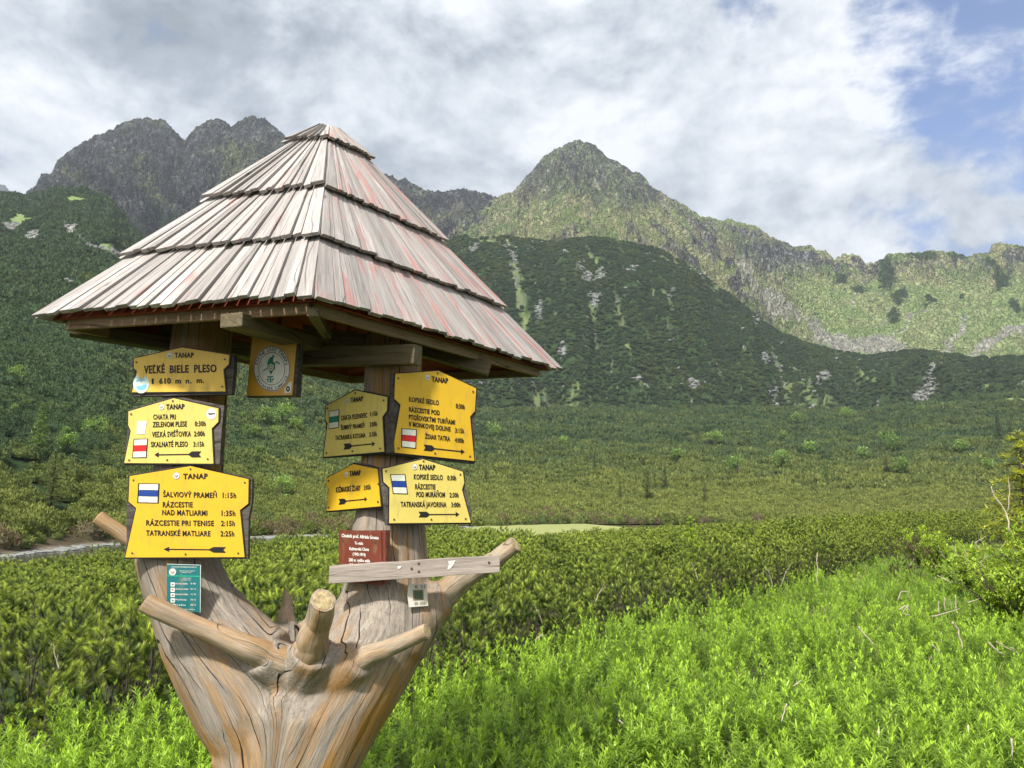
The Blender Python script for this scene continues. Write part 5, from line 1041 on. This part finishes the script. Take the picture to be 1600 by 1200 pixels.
def place_pines():
    r = np.random.default_rng(9); pts = []
    # jittered rows behind the diagonal edge
    for row, (s0, sp) in enumerate(((.55, .78), (1.35, 1.0), (2.3, 1.2), (3.4, 1.4), (4.8, 1.7), (6.6, 2.1), (9, 2.7))):
        x = -6.5 - row * .8; 
        while x < 22:
            az = np.linspace(-1.1, .72, 400); Yc = YED(az) + s0 / np.interp(az, [-.6, .1, .6], [.9, .72, .62]); k_ = int(np.argmin(np.abs(az * Yc - x))); y = float(Yc[k_]) + r.uniform(-.25, .25) * (1 + row * .2)
            if abs(x) < y * .78 + 1.2 and az[k_] < .7: pts.append((x + r.uniform(-.1, .1), y, row))
            x += sp * r.uniform(.7, 1.2) * (.62 + .022 * y)
    pts.sort(key=lambda p: p[1]); print('near pines', len(pts)); near = [p for p in pts if p[2] < 7][:295]; 
    for i, (x, y, row) in enumerate(near):
        k = int(r.integers(0, 6)); z_ = float(ground_z(x, y)); s = r.uniform(.72, 1.03) * (.94 if row < 1 else 1.) * (1 - .14 * float(sstep(np.array(y), 9, 16)))
        o = empty('mountain_pine', (x, y, z_ - .03)); o.rotation_euler = (r.normal(0, .05), r.normal(0, .05), r.uniform(0, 6.28)); o.scale = (s * 1.02, s * 1.02, s * 1.0)
        px_ = float(proj(x, y, EYE)[0]); zone = 'at the left edge' if px_ < 110 else 'left of the trunk' if px_ < 260 else 'seen behind the signpost' if px_ < 520 else 'behind the right post' if px_ < 690 else 'right of the branch stubs' if px_ < 850 else 'left of the thicket middle' if px_ < 1000 else 'right of the thicket middle' if px_ < 1150 else 'near the tall dry stalk' if px_ < 1300 else 'towards the yellow green shrubs' if px_ < 1380 else 'behind the dead brown pine' if px_ < 1460 else 'behind the yellow green shrubs' if px_ < 1540 else 'at the right edge'
        rw = ['front row', 'second row', 'third row', 'fourth row', 'fifth row', 'sixth row', 'rearmost row'][row]
        tag(o, f'dwarf pine in the {rw}, {zone}', 'mountain pine', 'dwarf pines growing behind the green herbs')
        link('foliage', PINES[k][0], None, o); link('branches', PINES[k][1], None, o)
    # the mass beyond, down to the lake
    n = 9000; az = r.uniform(-.80, .80, n); y = np.sqrt(r.uniform(8 ** 2, 75 ** 2, n)); x = az * y; s = edge_s(x, y)
    lim = np.interp(az, [-.8, -.35, -.2, 0, .2, .8], [27, 40, 50, 60, 75, 75]); keep = (s > 9.8) & (y < lim); keep |= (s > .5) & (y > max(p[1] for p in near) + .5) & (y < lim)
    x, y = x[keep], y[keep]; n = len(x); sc = r.uniform(.75, 1.2, n) * (1 + .42 * sstep(y, 15, 45) * sstep(.1 - x / y, 0, .2)) * (1 + .12 * sstep(y, 15, 50)) * (1 + .3 * fbm(x / 4, y / 4, 3, 131)); print('pine mass', n)
    c = bpy.data.collections.new('pine_variants')
    for i in range(6): o = bpy.data.objects.new(f'pine_variant_{i}', PINES[i][0]); c.objects.link(o)
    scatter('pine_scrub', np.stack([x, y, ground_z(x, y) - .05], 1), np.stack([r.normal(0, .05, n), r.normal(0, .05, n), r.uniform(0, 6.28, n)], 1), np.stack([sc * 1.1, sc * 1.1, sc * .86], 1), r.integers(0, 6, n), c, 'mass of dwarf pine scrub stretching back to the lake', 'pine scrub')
place_pines()
# ---- dwarf pines on the slopes: clumps of leaf-sized faces
def clump_proto(seed, n=260, size=.16):
    r = np.random.default_rng(seed); lb = LB(); lob = r.uniform(-.55, .55, (5, 2)); lob[0] = 0; lr = r.uniform(.45, .8, 5); lh = r.uniform(.5, 1., 5)
    j = r.integers(0, 5, n); a = r.uniform(0, 6.28, n); el = np.arcsin(r.uniform(-.05, 1, n)); rr = r.uniform(.75, 1.05, n)
    C = np.stack([lob[j, 0] + np.cos(a) * np.cos(el) * lr[j] * rr, lob[j, 1] + np.sin(a) * np.cos(el) * lr[j] * rr, np.sin(el) * lh[j] * rr], 1)
    D = unit(np.stack([np.cos(a) * np.cos(el) * .7, np.sin(a) * np.cos(el) * .7, np.sin(el) + .5], 1) + r.normal(0, .3, (n, 3))); U, V_ = frames(D)
    s = size * r.uniform(.6, 1.3, n)[:, None]; th = r.uniform(0, 6.28, n)[:, None]; U2 = U * np.cos(th) + V_ * np.sin(th)
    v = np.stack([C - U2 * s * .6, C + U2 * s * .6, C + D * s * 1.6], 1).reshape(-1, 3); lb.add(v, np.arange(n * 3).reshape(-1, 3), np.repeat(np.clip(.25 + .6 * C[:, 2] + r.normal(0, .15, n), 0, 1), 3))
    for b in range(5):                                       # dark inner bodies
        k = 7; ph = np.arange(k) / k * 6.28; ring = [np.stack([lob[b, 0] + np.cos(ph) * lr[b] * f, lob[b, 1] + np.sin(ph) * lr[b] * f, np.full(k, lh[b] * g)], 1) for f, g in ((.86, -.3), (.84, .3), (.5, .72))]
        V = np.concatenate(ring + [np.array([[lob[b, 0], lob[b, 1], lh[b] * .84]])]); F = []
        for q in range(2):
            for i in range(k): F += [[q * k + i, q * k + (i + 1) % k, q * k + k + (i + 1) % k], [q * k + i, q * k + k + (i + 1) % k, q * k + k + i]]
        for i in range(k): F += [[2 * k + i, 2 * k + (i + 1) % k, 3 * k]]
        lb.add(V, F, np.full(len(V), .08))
    return lb.mesh('clump')
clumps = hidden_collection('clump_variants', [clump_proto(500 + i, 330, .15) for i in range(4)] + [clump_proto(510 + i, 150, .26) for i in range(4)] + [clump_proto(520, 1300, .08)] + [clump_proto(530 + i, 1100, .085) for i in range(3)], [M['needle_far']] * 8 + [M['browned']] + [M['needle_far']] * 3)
def grid_sample(key, n, seed, weight):
    X, Y, Z, free, ok = PIN[key]; r = np.random.default_rng(seed); R_, C_ = X.shape
    # weight per cell by its area over the spacing wanted there
    ar = np.abs(np.diff(Y, axis=0)[:, :-1]) * np.abs(np.diff(X, axis=1)[:-1]); wgt = ar * weight(X[:-1, :-1], Y[:-1, :-1]) * np.clip(free[:-1, :-1] - .12, 0, 1) * ok[:-1, :-1]
    cs = np.cumsum(wgt.ravel()); q = np.searchsorted(cs, r.random(n) * cs[-1]); i, j = np.unravel_index(q, wgt.shape); u = r.random(n); v = r.random(n)
    lp = lambda A: (A[i, j] * (1 - u) + A[i, j + 1] * u) * (1 - v) + (A[i + 1, j] * (1 - u) + A[i + 1, j + 1] * u) * v
    return lp(X), lp(Y), lp(Z), r
def slopes():
    r = None
    for key, n, wd_, dia, lab, seed in (('B', 72000, lambda Y: .75 + Y / 130, lambda Y: 2.2 + Y / 200, 'dwarf pine scrub covering the valley slope and hillside behind the lake', 61), ('E', 46000, lambda Y: 3.6 + 0 * Y, lambda Y: 3.6 + 0 * Y, 'dwarf pine scrub covering the dark hill below the peak', 62)):
        x, y, z_, r = grid_sample(key, n, seed, lambda X, Y: 1 / wd_(Y) ** 2); n = len(x)
        big = fbm(x / 14, y / 10, 3, 121); hug = fbm(x / 60, y / 40, 3, 123)
        d_ = dia(y) * .62 * r.uniform(.6, 1.3, n) * (1 + .45 * big)
        px, py = proj(x, y, z_)
        idx = np.where(y < 150, r.integers(9, 12, n), np.where(y < 260, r.integers(0, 4, n), r.integers(4, 8, n))) if key == 'B' else r.integers(4, 8, n)
        hh = d_ * r.uniform(.55, 1.0, n) * (1.15 if key == 'B' else .8)
        if key == 'B':
            tint = .12 + .95 * sstep(py, 670, 800) + .7 * big + .45 * hug - .35 * sstep(300 - px, 0, 200) * sstep(760 - py, 0, 100)  # sunlight on the foot of the slope put into the scrub colour
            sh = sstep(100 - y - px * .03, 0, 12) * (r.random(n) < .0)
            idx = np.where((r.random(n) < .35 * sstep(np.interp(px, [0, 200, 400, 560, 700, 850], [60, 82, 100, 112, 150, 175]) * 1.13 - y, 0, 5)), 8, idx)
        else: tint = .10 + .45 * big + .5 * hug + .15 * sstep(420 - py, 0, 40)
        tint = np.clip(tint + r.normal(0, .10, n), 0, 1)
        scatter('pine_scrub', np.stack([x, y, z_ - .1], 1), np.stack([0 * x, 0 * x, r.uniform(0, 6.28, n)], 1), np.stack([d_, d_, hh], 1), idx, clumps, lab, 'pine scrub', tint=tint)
slopes()
# ================================================================== single trees, shrubs, sticks
def on_slope(px, py):
    X, Y, Z, free, ok = PIN['B']; qx, qy = proj(X, Y, Z); d = (qx - px) ** 2 + (qy - py) ** 2 + (~ok) * 1e6; i, j = np.unravel_index(np.argmin(d), d.shape); return Vector((X[i, j], Y[i, j], Z[i, j]))
def round_tree(seed, n=900, h=1., w=.75, size=.055):
    r = np.random.default_rng(seed); lb = LB(); nl = 9; lc = np.stack([r.uniform(-.3, .3, nl) * w, r.uniform(-.3, .3, nl) * w, r.uniform(.35, .85, nl)], 1) * h; lr = r.uniform(.12, .24, nl) * h
    j = r.integers(0, nl, n); d = unit(r.normal(0, 1, (n, 3))); C = lc[j] + d * (lr[j] * r.uniform(.5, 1.05, n))[:, None] * [w * 1.2, w * 1.2, 1]; D = unit(d + r.normal(0, .5, (n, 3))); U, V = frames(D); s = size * h * r.uniform(.6, 1.3, n)[:, None]
    lb.add(np.stack([C - U * s * .5, C + U * s * .5, C + D * s * 1.3], 1).reshape(-1, 3), np.arange(n * 3).reshape(-1, 3), np.repeat(np.clip(.3 + .5 * C[:, 2] / h + r.normal(0, .15, n), 0, 1), 3))
    br = MB(); random.seed(seed); br.tube([(0, 0, -.05 * h), (.01, 0, .3 * h), (.02, .01, .75 * h)], [.025 * h, .018 * h, .005 * h], 6)
    for c in lc[:6]: br.tube([(0.005, 0, .2 * h), tuple(c * [.5, .5, .8]), tuple(c)], [.012 * h, .009 * h, .003 * h], 5, False)
    return lb.mesh('crown'), br.mesh('trunk', True)
def cone_tree(seed, n=1500, h=1., w=.42, size=.05, sparse=False):
    """spruce: whorls of drooping boughs, each a flat spray of small needles"""
    r = np.random.default_rng(seed); lb = LB(); br = MB(); random.seed(seed); br.tube([(0, 0, -.03 * h), (0, 0, .55 * h), (0, 0, h)], [.022 * h, .012 * h, .002 * h], 6)
    nb = 46; CC = []; DD = []; tt = []
    for b in range(nb):
        f = (b + .5) / nb; z0 = h * (.06 + .92 * f); L = w * h * .5 * (1 - f) ** .8 * r.uniform(.7, 1.15) + .02 * h; a = b * 2.4 + r.uniform(-.3, .3); d = np.array([math.cos(a), math.sin(a), .28]); sd_ = np.array([-math.sin(a), math.cos(a), 0])
        m = max(10, int(n / nb * (1.5 * (1 - f) + .3))); t = r.uniform(.08, 1, m); side = r.uniform(-1, 1, m) * .42 * L * (1 - t * .75)
        P0 = np.array([0, 0, z0]) + d * (L * t)[:, None] + sd_ * side[:, None] + np.array([0, 0, -1.]) * (L * .42 * t ** 2 + .05 * h * np.abs(side) / max(L, .01) * .6)[:, None]
        CC.append(P0 + r.normal(0, .008 * h, (m, 3))); DD.append(unit(d * .8 + sd_ * np.sign(side)[:, None] * .6 + r.normal(0, .35, (m, 3)))); tt.append(.1 + .8 * t)
        br.tube([(0, 0, z0), tuple(np.array([0, 0, z0]) + d * L * .55 - np.array([0, 0, L * .12])), tuple(np.array([0, 0, z0]) + d * L * .95 - np.array([0, 0, L * .38]))], [.006 * h, .004 * h, .0015 * h], 4, False)
    C = np.concatenate(CC); D = np.concatenate(DD); tp = np.concatenate(tt); m = len(C); U, V = frames(D); s = size * h * r.uniform(.6, 1.2, m)[:, None]
    lb.add(np.stack([C - U * s * .22, C + U * s * .22, C + D * s], 1).reshape(-1, 3), np.arange(m * 3).reshape(-1, 3), np.repeat(np.clip(tp + r.normal(0, .15, m), 0, 1), 3)); return lb.mesh('crown'), br.mesh('trunk', True)
RT = [round_tree(700 + i, w=[.8, 1.1, .65, 1.3][i]) for i in range(4)]; CT = [cone_tree(720 + i, 900, w=[.4, .5, .34][i], size=.06) for i in range(3)]
M['conif'] = leaf_mat('dark_conifer_needles', (.022, .05, .02), (.06, .10, .035), None, .15, .6, .15); M['conify'] = leaf_mat('pale_conifer_needles', (.07, .11, .03), (.17, .21, .06), None, .2, .6, .15)
for me, b in RT: me.materials.append(M['birch']); b.materials.append(M['twig'])
CTV = {}
for k, mk in (('conif', 'conif'), ('conify', 'conify'), ('light', 'birch')):
    CTV[k] = []
    for me, b in CT:
        m2 = me.copy(); m2.materials.append(M[mk]); CTV[k].append(m2)
for me, b in CT: b.materials.append(M['twig'])
TREES = [(28, 597, 20, 'r'), (48, 640, 13, 'r'), (20, 648, 14, 'r'), (101, 650, 14, 'r'), (58, 712, 56, 'l'), (101, 690, 17, 'r'), (150, 688, 26, 'r'), (104, 714, 27, 'r'), (80, 790, 60, 'y'),
  (388, 690, 20, 'r'), (416, 675, 28, 'r'), (440, 668, 26, 'r'), (461, 680, 22, 'r'), (432, 692, 20, 'r'), (404, 716, 16, 'r'), (438, 782, 26, 'r'), (380, 660, 12, 'r'), (398, 585, 0, 'r'),
  (773, 690, 22, 'r'), (829, 712, 16, 'l'), (992, 722, 20, 'l'), (1060, 727, 20, 'r'), (1116, 702, 20, 'r'), (1144, 688, 18, 'l'), (1226, 680, 24, 'l'), (1223, 694, 16, 'r'), (1248, 668, 16, 'r'), (1361, 690, 18, 'l'), (1268, 718, 22, 'r'),
  (1220, 742, 28, 'r'), (1155, 748, 24, 'r'), (1290, 754, 26, 'l'), (1352, 724, 20, 'r'), (1392, 710, 26, 'r'), (1501, 714, 20, 'r'), (1408, 748, 26, 'r'), (970, 790, 26, 'y'), (1012, 785, 34, 'y'), (1102, 792, 26, 'y'), (1562, 692, 30, 'c'), (1580, 694, 26, 'c'), (1386, 745, 22, 'c'), (1040, 768, 24, 'c'), (1320, 660, 16, 'r'), (1440, 650, 14, 'r'), (1165, 560, 0, 'r'), (842, 560, 0, 'r'), (1545, 742, 20, 'r'), (1480, 622, 14, 'c'), (880, 700, 14, 'r'), (930, 740, 18, 'c'), (760, 760, 22, 'c')]
def slope_trees():
    r = np.random.default_rng(33); cnt = {}
    names = {'r': ('birch_tree', 'light green leafy tree', 'tree', 'light green trees scattered over the slope'), 'l': ('larch_tree', 'slender light green conifer', 'tree', 'slender light conifers on the slope'),
             'y': ('spruce_tree', 'olive yellow spruce', 'tree', 'olive spruces near the foot of the slope'), 'c': ('spruce_tree', 'dark spruce', 'tree', 'dark spruces on the slope')}
    for px, py, h, k in TREES:
        if h == 0: continue
        q = on_slope(px, py); H = h * q.y / FPX * 1.5; nm, lab, cat, grp = names[k]
        t = empty(nm, q); t.scale = (H, H, H); t.rotation_euler.z = r.uniform(0, 6.28)
        side = 'left of the signpost' if px < 220 else 'between the two posts' if px < 520 else 'just right of the signs' if px < 900 else 'at mid right' if px < 1130 else 'right of the middle' if px < 1300 else 'at far right'
        hgt = 'high' if py < 686 else 'halfway' if py < 730 else 'low'; sz = 'small' if h < 18 else 'middling' if h < 26 else 'large'; i = int(r.integers(0, 4)) if k == 'r' else int(r.integers(0, 3))
        tag(t, f'{sz} {lab}, {hgt} on the slope {side}', cat, grp)
        crown, tr = RT[i] if k == 'r' else (CTV[{'l': 'light', 'y': 'conify', 'c': 'conif'}[k]][i], CT[i][1])
        link('crown', crown, None, t); link('trunk', tr, None, t)
slope_trees()
def place(px, y, z=None):
    a, b, c = ray(px, 795); x = a / b * y; return Vector((x, y, float(ground_z(x, y)) if z is None else z))
# ---- yellow-green larch shrubs at the right edge
def shrub(seed, h, w, nst=26, nl=70, lsz=.035):
    r = np.random.default_rng(seed); random.seed(seed); lb = LB(); br = MB()
    for s in range(nst):
        a = r.uniform(0, 6.28); R = w * r.uniform(.2, 1) ** .7; H = h * r.uniform(.55, 1) * (1 - .35 * R / w); e = np.array([math.cos(a) * R, math.sin(a) * R, H]); m = e * [.45, .45, .5] + r.normal(0, .04, 3); b = np.array([r.normal(0, .08), r.normal(0, .08), -.05])
        pts = [b, m, (m + e) / 2 + r.normal(0, .03, 3), e]; br.tube(pts, [.012, .008, .006, .002], 5, False)
        tw = []
        for q in range(7):
            f = r.uniform(.3, 1); p0 = (b * (1 - f) ** 2 + 2 * m * f * (1 - f) + e * f * f); d = unit(np.array([r.normal(), r.normal(), r.uniform(.2, .9)])); L = r.uniform(.10, .28) * h * .6; tw.append((p0, d, L)); br.tube([p0, p0 + d * L], [.004, .0015], 4, False)
        for p0, d, L in tw:
            k = nl // 7; t = r.uniform(.1, 1.05, k); P0 = p0 + d * (L * t)[:, None] + r.normal(0, .012, (k, 3)); D = unit(d + r.normal(0, .7, (k, 3))); leaves(lb, P0, D, lsz * r.uniform(.7, 1.3, k), lsz * .42 * r.uniform(.7, 1.2, k), np.clip(.35 + .6 * P0[:, 2] / h + r.normal(0, .18, k), 0, 1), .2, 2)
    return lb.mesh('foliage'), br.mesh('branches', True)
def right_side():
    for seed, px, Y, h, w, lab in ((801, 1575, 9.6, 1.30, .75, 'tall sunlit yellow green shrub at the right edge of the grass'), (802, 1515, 13.0, 1.0, .75, 'low bright yellow green shrub standing right of the dwarf pines'), (803, 1440, 18.5, 1.15, .75, 'far yellow green shrub where the herbs meet the dwarf pines'), (804, 1625, 12.5, 1.75, .95, 'yellow green shrub below the young spruce at the right edge')):
        q = place(px, Y); t = empty('leafy_shrub', q); tag(t, lab, 'shrub', 'yellow green shrubs at the right edge'); f, b = shrub(seed, h, w, 46, 175, .058); f.materials.append(M['larch']); b.materials.append(M['twig']); link('foliage', f, None, t); link('branches', b, None, t)
    q = place(1603, 14.0); t = empty('spruce_tree', q); t.scale = (2.9,) * 3; tag(t, 'young yellow green spruce cut off by the right edge', 'tree'); c, b = cone_tree(730, 4200, w=.80, size=.040); c.materials.append(M['spruce']); b.materials.append(M['twig']); link('crown', c, None, t); link('trunk', b, None, t)
    q = place(1078, 21.5); t = empty('spruce_tree', q); t.scale = (1.75,) * 3; tag(t, 'small golden green spruce sapling rising out of the dwarf pines', 'tree'); c, b = cone_tree(731, 2600, w=.7, size=.05); c.materials.append(M['larch']); b.materials.append(M['twig']); link('crown', c, None, t); link('trunk', b, None, t)
    # dead reddish pine
    q = place(1418, 15.8); t = empty('dead_pine', q); t.scale = (.62, .62, .80); m2 = PINES[2][0].copy(); m2.materials.clear(); m2.materials.append(M['browned']); b2 = PINES[2][1].copy(); tag(t, 'dead reddish brown dwarf pine between green ones', 'dead pine'); link('foliage', m2, None, t); link('branches', b2, None, t)
right_side()
def stick(label, pts, rad, name='dry_stick', grp='bleached sticks lying on the herbs', forks=0):
    """pts: (px, py, Y)"""
    P3 = [P(*p) for p in pts]; mb = MB(); n = len(P3); o = P3[0].copy(); full = []
    for i in range(n - 1):
        for j in range(4): full.append(P3[i].lerp(P3[i + 1], j / 4) - o + Vector([random.uniform(-1, 1) * rad * .8 for _ in range(3)]))
    full.append(P3[-1] - o); mb.tube(full, [rad * (1 - .6 * i / len(full)) for i in range(len(full))], 6)
    for k in range(forks):
        a = full[random.randrange(len(full) // 3, len(full) - 1)]; d = (full[-1] - full[0]).normalized() + Vector([random.uniform(-.9, .9) for _ in range(3)]); L = (full[-1] - full[0]).length * random.uniform(.2, .4); mb.tube([a, a + d * L * .5 + Vector((0, 0, random.uniform(-.02, .02))), a + d * L], [rad * .55, rad * .4, rad * .15], 5)
    ob = mb.build(name, M['deadwood'], None, True); ob.location = o; tag(ob, label, 'stick', grp); return ob
def sticks():
    random.seed(77); hy = lambda y, z_=.43: (EYE - z_) / ((y - 795) / 1200)
    L = [([(1402, 940, 0), (1408, 928, 0), (1418, 926, 0), (1424, 944, 0)], .007, 'arched pale stick in the herbs near the right bank', 0), ([(1405, 955, 0), (1418, 948, 0), (1410, 962, 0), (1422, 964, 0)], .006, 'tangle of short pale twigs below the arched stick', 3), ([(1466, 962, 0), (1467, 942, 0)], .006, 'upright stub of a pale stick, left of three', 0), ([(1476, 958, 0), (1476, 936, 0)], .006, 'upright stub of a pale stick, middle of three', 0),
      ([(1494, 956, 0), (1493, 932, 0)], .006, 'upright stub of a pale stick, right of three', 0), ([(1455, 966, 0), (1475, 962, 0), (1500, 954, 0)], .006, 'thin pale stick lying below the three upright stubs', 1), ([(1341, 983, 0), (1352, 996, 0), (1368, 1012, 0)], .007, 'grey brown stick sloping through the herbs in the middle of the bank', 1), ([(1488, 976, 0), (1496, 984, 0), (1500, 998, 0), (1503, 1018, 0)], .009, 'crooked pale branch standing in the herbs', 0),
      ([(1456, 1010, 0), (1466, 1020, 0), (1470, 1024, 0)], .006, 'short pale stick beside the crooked branch', 0), ([(1546, 1008, 0), (1556, 1018, 0), (1568, 1026, 0)], .008, 'thick pale stick lying at the right edge', 1), ([(1556, 1005, 0), (1575, 1016, 0), (1592, 1024, 0)], .005, 'long thin pale stick at the right edge', 1), ([(1464, 903, 0), (1478, 908, 0), (1492, 915, 0)], .007, 'pale stick near the top of the bank', 1),
      ([(1421, 888, 0), (1428, 876, 0)], .006, 'short straw coloured stick below the dead pine', 0), ([(1582, 1156, 0), (1582, 1188, 0)], .005, 'cut pale stalk near the lower right corner', 0), ([(1230, 1102, 0), (1224, 1118, 0), (1221, 1132, 0)], .004, 'small pale stick under a yellow leaf low in the herbs', 1), ([(1240, 1075, 0), (1252, 1066, 0)], .004, 'thin reddish stick low in the herbs', 0), ([(1512, 945, 0), (1530, 938, 0)], .005, 'dark thin twig right of the stubs', 0), ([(838, 1003, 0), (848, 992, 0), (854, 1006, 0)], .005, 'small arched straw at the edge of the dwarf pines', 0), ([(968, 1128, 0), (975, 1135, 0)], .005, 'short pale stick in a gap of the herbs', 1)]
    for pts, rd, lab, fk in L:
        Yb = hy(max(p[1] for p in pts)); stick(lab, [(x, y - 3, Yb * .985) for x, y, _ in pts], rd, forks=fk)
    stick('tall brown stalk rising at the far edge of the herbs', [(1277, 915, 13.2), (1277, 864, 13.2)], .010, 'dry_stalk', 'dry stalks')
    stick('long bare silvery branch arching out of the shrubs', [(1578, 832, 9.2), (1572, 800, 9.2), (1553, 776, 9.2), (1549, 760, 9.2)], .011, 'dead_branch', 'bare branches at the right edge', 1)
    stick('thin grey upright twig beside the young spruce', [(1574, 800, 9.6), (1578, 770, 9.6), (1577, 758, 9.6)], .007, 'dead_branch', 'bare branches at the right edge', 2)
    for i, (x, y) in enumerate(((1478, 862), (1500, 860), (1515, 868), (1540, 878), (1532, 848))):
        stick(['bleached twigs', 'forked white twigs', 'grey brushwood', 'bent white twig', 'pale brushwood'][i] + ' at the foot of the yellow green shrubs, ' + ['leftmost', 'second from left', 'in the middle', 'rightmost', 'highest'][i], [(x, y + 12, 9.2), (x - 8, y, 9.2), (x - 12 + 5 * i, y - 10, 9.2)], .004, 'dead_branch', 'bleached brushwood under the shrubs', 4)
    # grey dead twigs showing among the dwarf pines
    for i, (x, y, Y, dx) in enumerate(((1222, 905, 12.0, 12), (1208, 912, 11.8, -8), (930, 935, 8.6, 14), (850, 975, 7.6, -12), (350, 990, 5.4, 10), (92, 1040, 5.0, -8), (345, 1070, 5.2, 12), (1090, 900, 10.6, -10))):
        stick('bare grey twig at the edge of the dwarf pines, ' + ['below the tall stalk', 'left below the tall stalk', 'right of the plank', 'near the lower right stub', 'left of the trunk', 'near the left edge', 'beside the trunk', 'in the middle of the thicket'][i], [(x, y + 6, Y), (x + dx * .4, y - 8, Y), (x + dx, y - 22, Y)], .005, 'dead_branch', 'grey twigs among the dwarf pines', 3)
sticks()
def tell_apart():
    ords = ['leftmost', 'second from left', 'third from left', 'fourth from left', 'fifth from left', 'sixth from left', 'seventh from left', 'eighth from left', 'ninth from left', 'tenth from left', 'eleventh from left', 'twelfth from left', 'thirteenth from left', 'fourteenth from left']
    by = {}
    for o in COL.objects:
        if o.parent is None and o.get('label') and o.get('group') and o.get('kind') is None: by.setdefault(o['label'], []).append(o)
    for lab, os_ in by.items():
        if len(os_) > 1:
            os_.sort(key=lambda o: float(proj(o.location.x, o.location.y, o.location.z)[0]))
            for i, o in enumerate(os_): o['label'] = lab + ', ' + ('rightmost' if i == len(os_) - 1 else ords[i] if i < len(ords) else f'{i + 1}th from left')
tell_apart()
# ---- stones of the far bank
def stones():
    r = np.random.default_rng(71); protos = []
    for i in range(4):
        v = []; f = []; k = 8; rg = r.uniform(.75, 1.1, (4, k))
        for j, (q, h) in enumerate(((.8, -.3), (1, .1), (.75, .45))): v += [(math.cos(a / k * 6.283) * q * rg[j, a], math.sin(a / k * 6.283) * q * rg[j, a], h * .6) for a in range(k)]
        v.append((0, 0, .42)); f = [(j * k + a, j * k + (a + 1) % k, j * k + k + (a + 1) % k) for j in range(2) for a in range(k)] + [(j * k + a, j * k + k + (a + 1) % k, j * k + k + a) for j in range(2) for a in range(k)] + [(2 * k + a, 2 * k + (a + 1) % k, 3 * k) for a in range(k)]
        protos.append(raw_mesh('stone', v, f, None, False))
    m, t = mat('bank_stone'); g = t.n('ShaderNodeTexCoord').outputs['Object']; principled(t, t.mix(t.mr(t.noise(g, 4, 4), .3, .7), (.115, .12, .112), (.25, .262, .245)), .9)
    c = hidden_collection('stone_variants', protos, [m] * 4); n = 420; px = r.uniform(-20, 740, n); Yb = np.interp(px, [0, 180, 300, 400, 560, 700, 850], [60, 82, 90, 100, 112, 150, 175]); y = Yb * (1 + r.normal(-.004, .022, n)); x = xyz(px, -2.0, y); s = r.uniform(.08, .38, n) * (1 + y / 200)
    scatter('bank_stones', np.stack([x, y, np.full(n, -2.08)], 1), np.stack([0 * x, 0 * x, r.uniform(0, 6, n)], 1), np.stack([s * 1.5, s, s], 1), r.integers(0, 4, n), c, 'pale stones along the far bank of the lake', 'stones')
stones()
def outcrops():
    c = bpy.data.collections.get('stone_variants')
    for key, n, lab, seed, big in (('ER', 2600, 'grey boulders and rock outcrops on the dark hill', 81, 3.4), ('BR', 1500, 'grey scree boulders on the left hillside', 82, 2.0)):
        x, y, z_, r = grid_sample(key, n, seed, lambda X, Y: 1.); n = len(x); s = big * (.25 + r.random(n) ** 2.2) * .62
        scatter('scree_boulders', np.stack([x, y, z_], 1), np.stack([r.normal(0, .3, n), r.normal(0, .3, n), r.uniform(0, 6, n)], 1), np.stack([s * 1.3, s, s * r.uniform(1., 2.2, n)], 1), r.integers(0, 4, n), c, lab, 'boulders')
outcrops()
# ---- air
def haze():
    v = [(x, y, z_) for z_ in (-4.5, 1500) for y in (-420, 3450) for x in (-2600, 2600)]
    me = raw_mesh('haze', v, [(0, 2, 3, 1), (4, 5, 7, 6), (0, 1, 5, 4), (2, 6, 7, 3), (0, 4, 6, 2), (1, 3, 7, 5)], None, False); m = bpy.data.materials.new('haze'); m.use_nodes = True; t = NT(m.node_tree)
    v_ = t.n('ShaderNodeVolumePrincipled', {'Color': (.80, .88, 1.0), 'Density': HAZE, 'Anisotropy': .2}); t.n('ShaderNodeOutputMaterial', {'Volume': v_.outputs[0]}); tag(link('haze', me, m), 'thin blue mountain air over the valley', 'haze', None, 'stuff')
HAZE = .00012
haze()
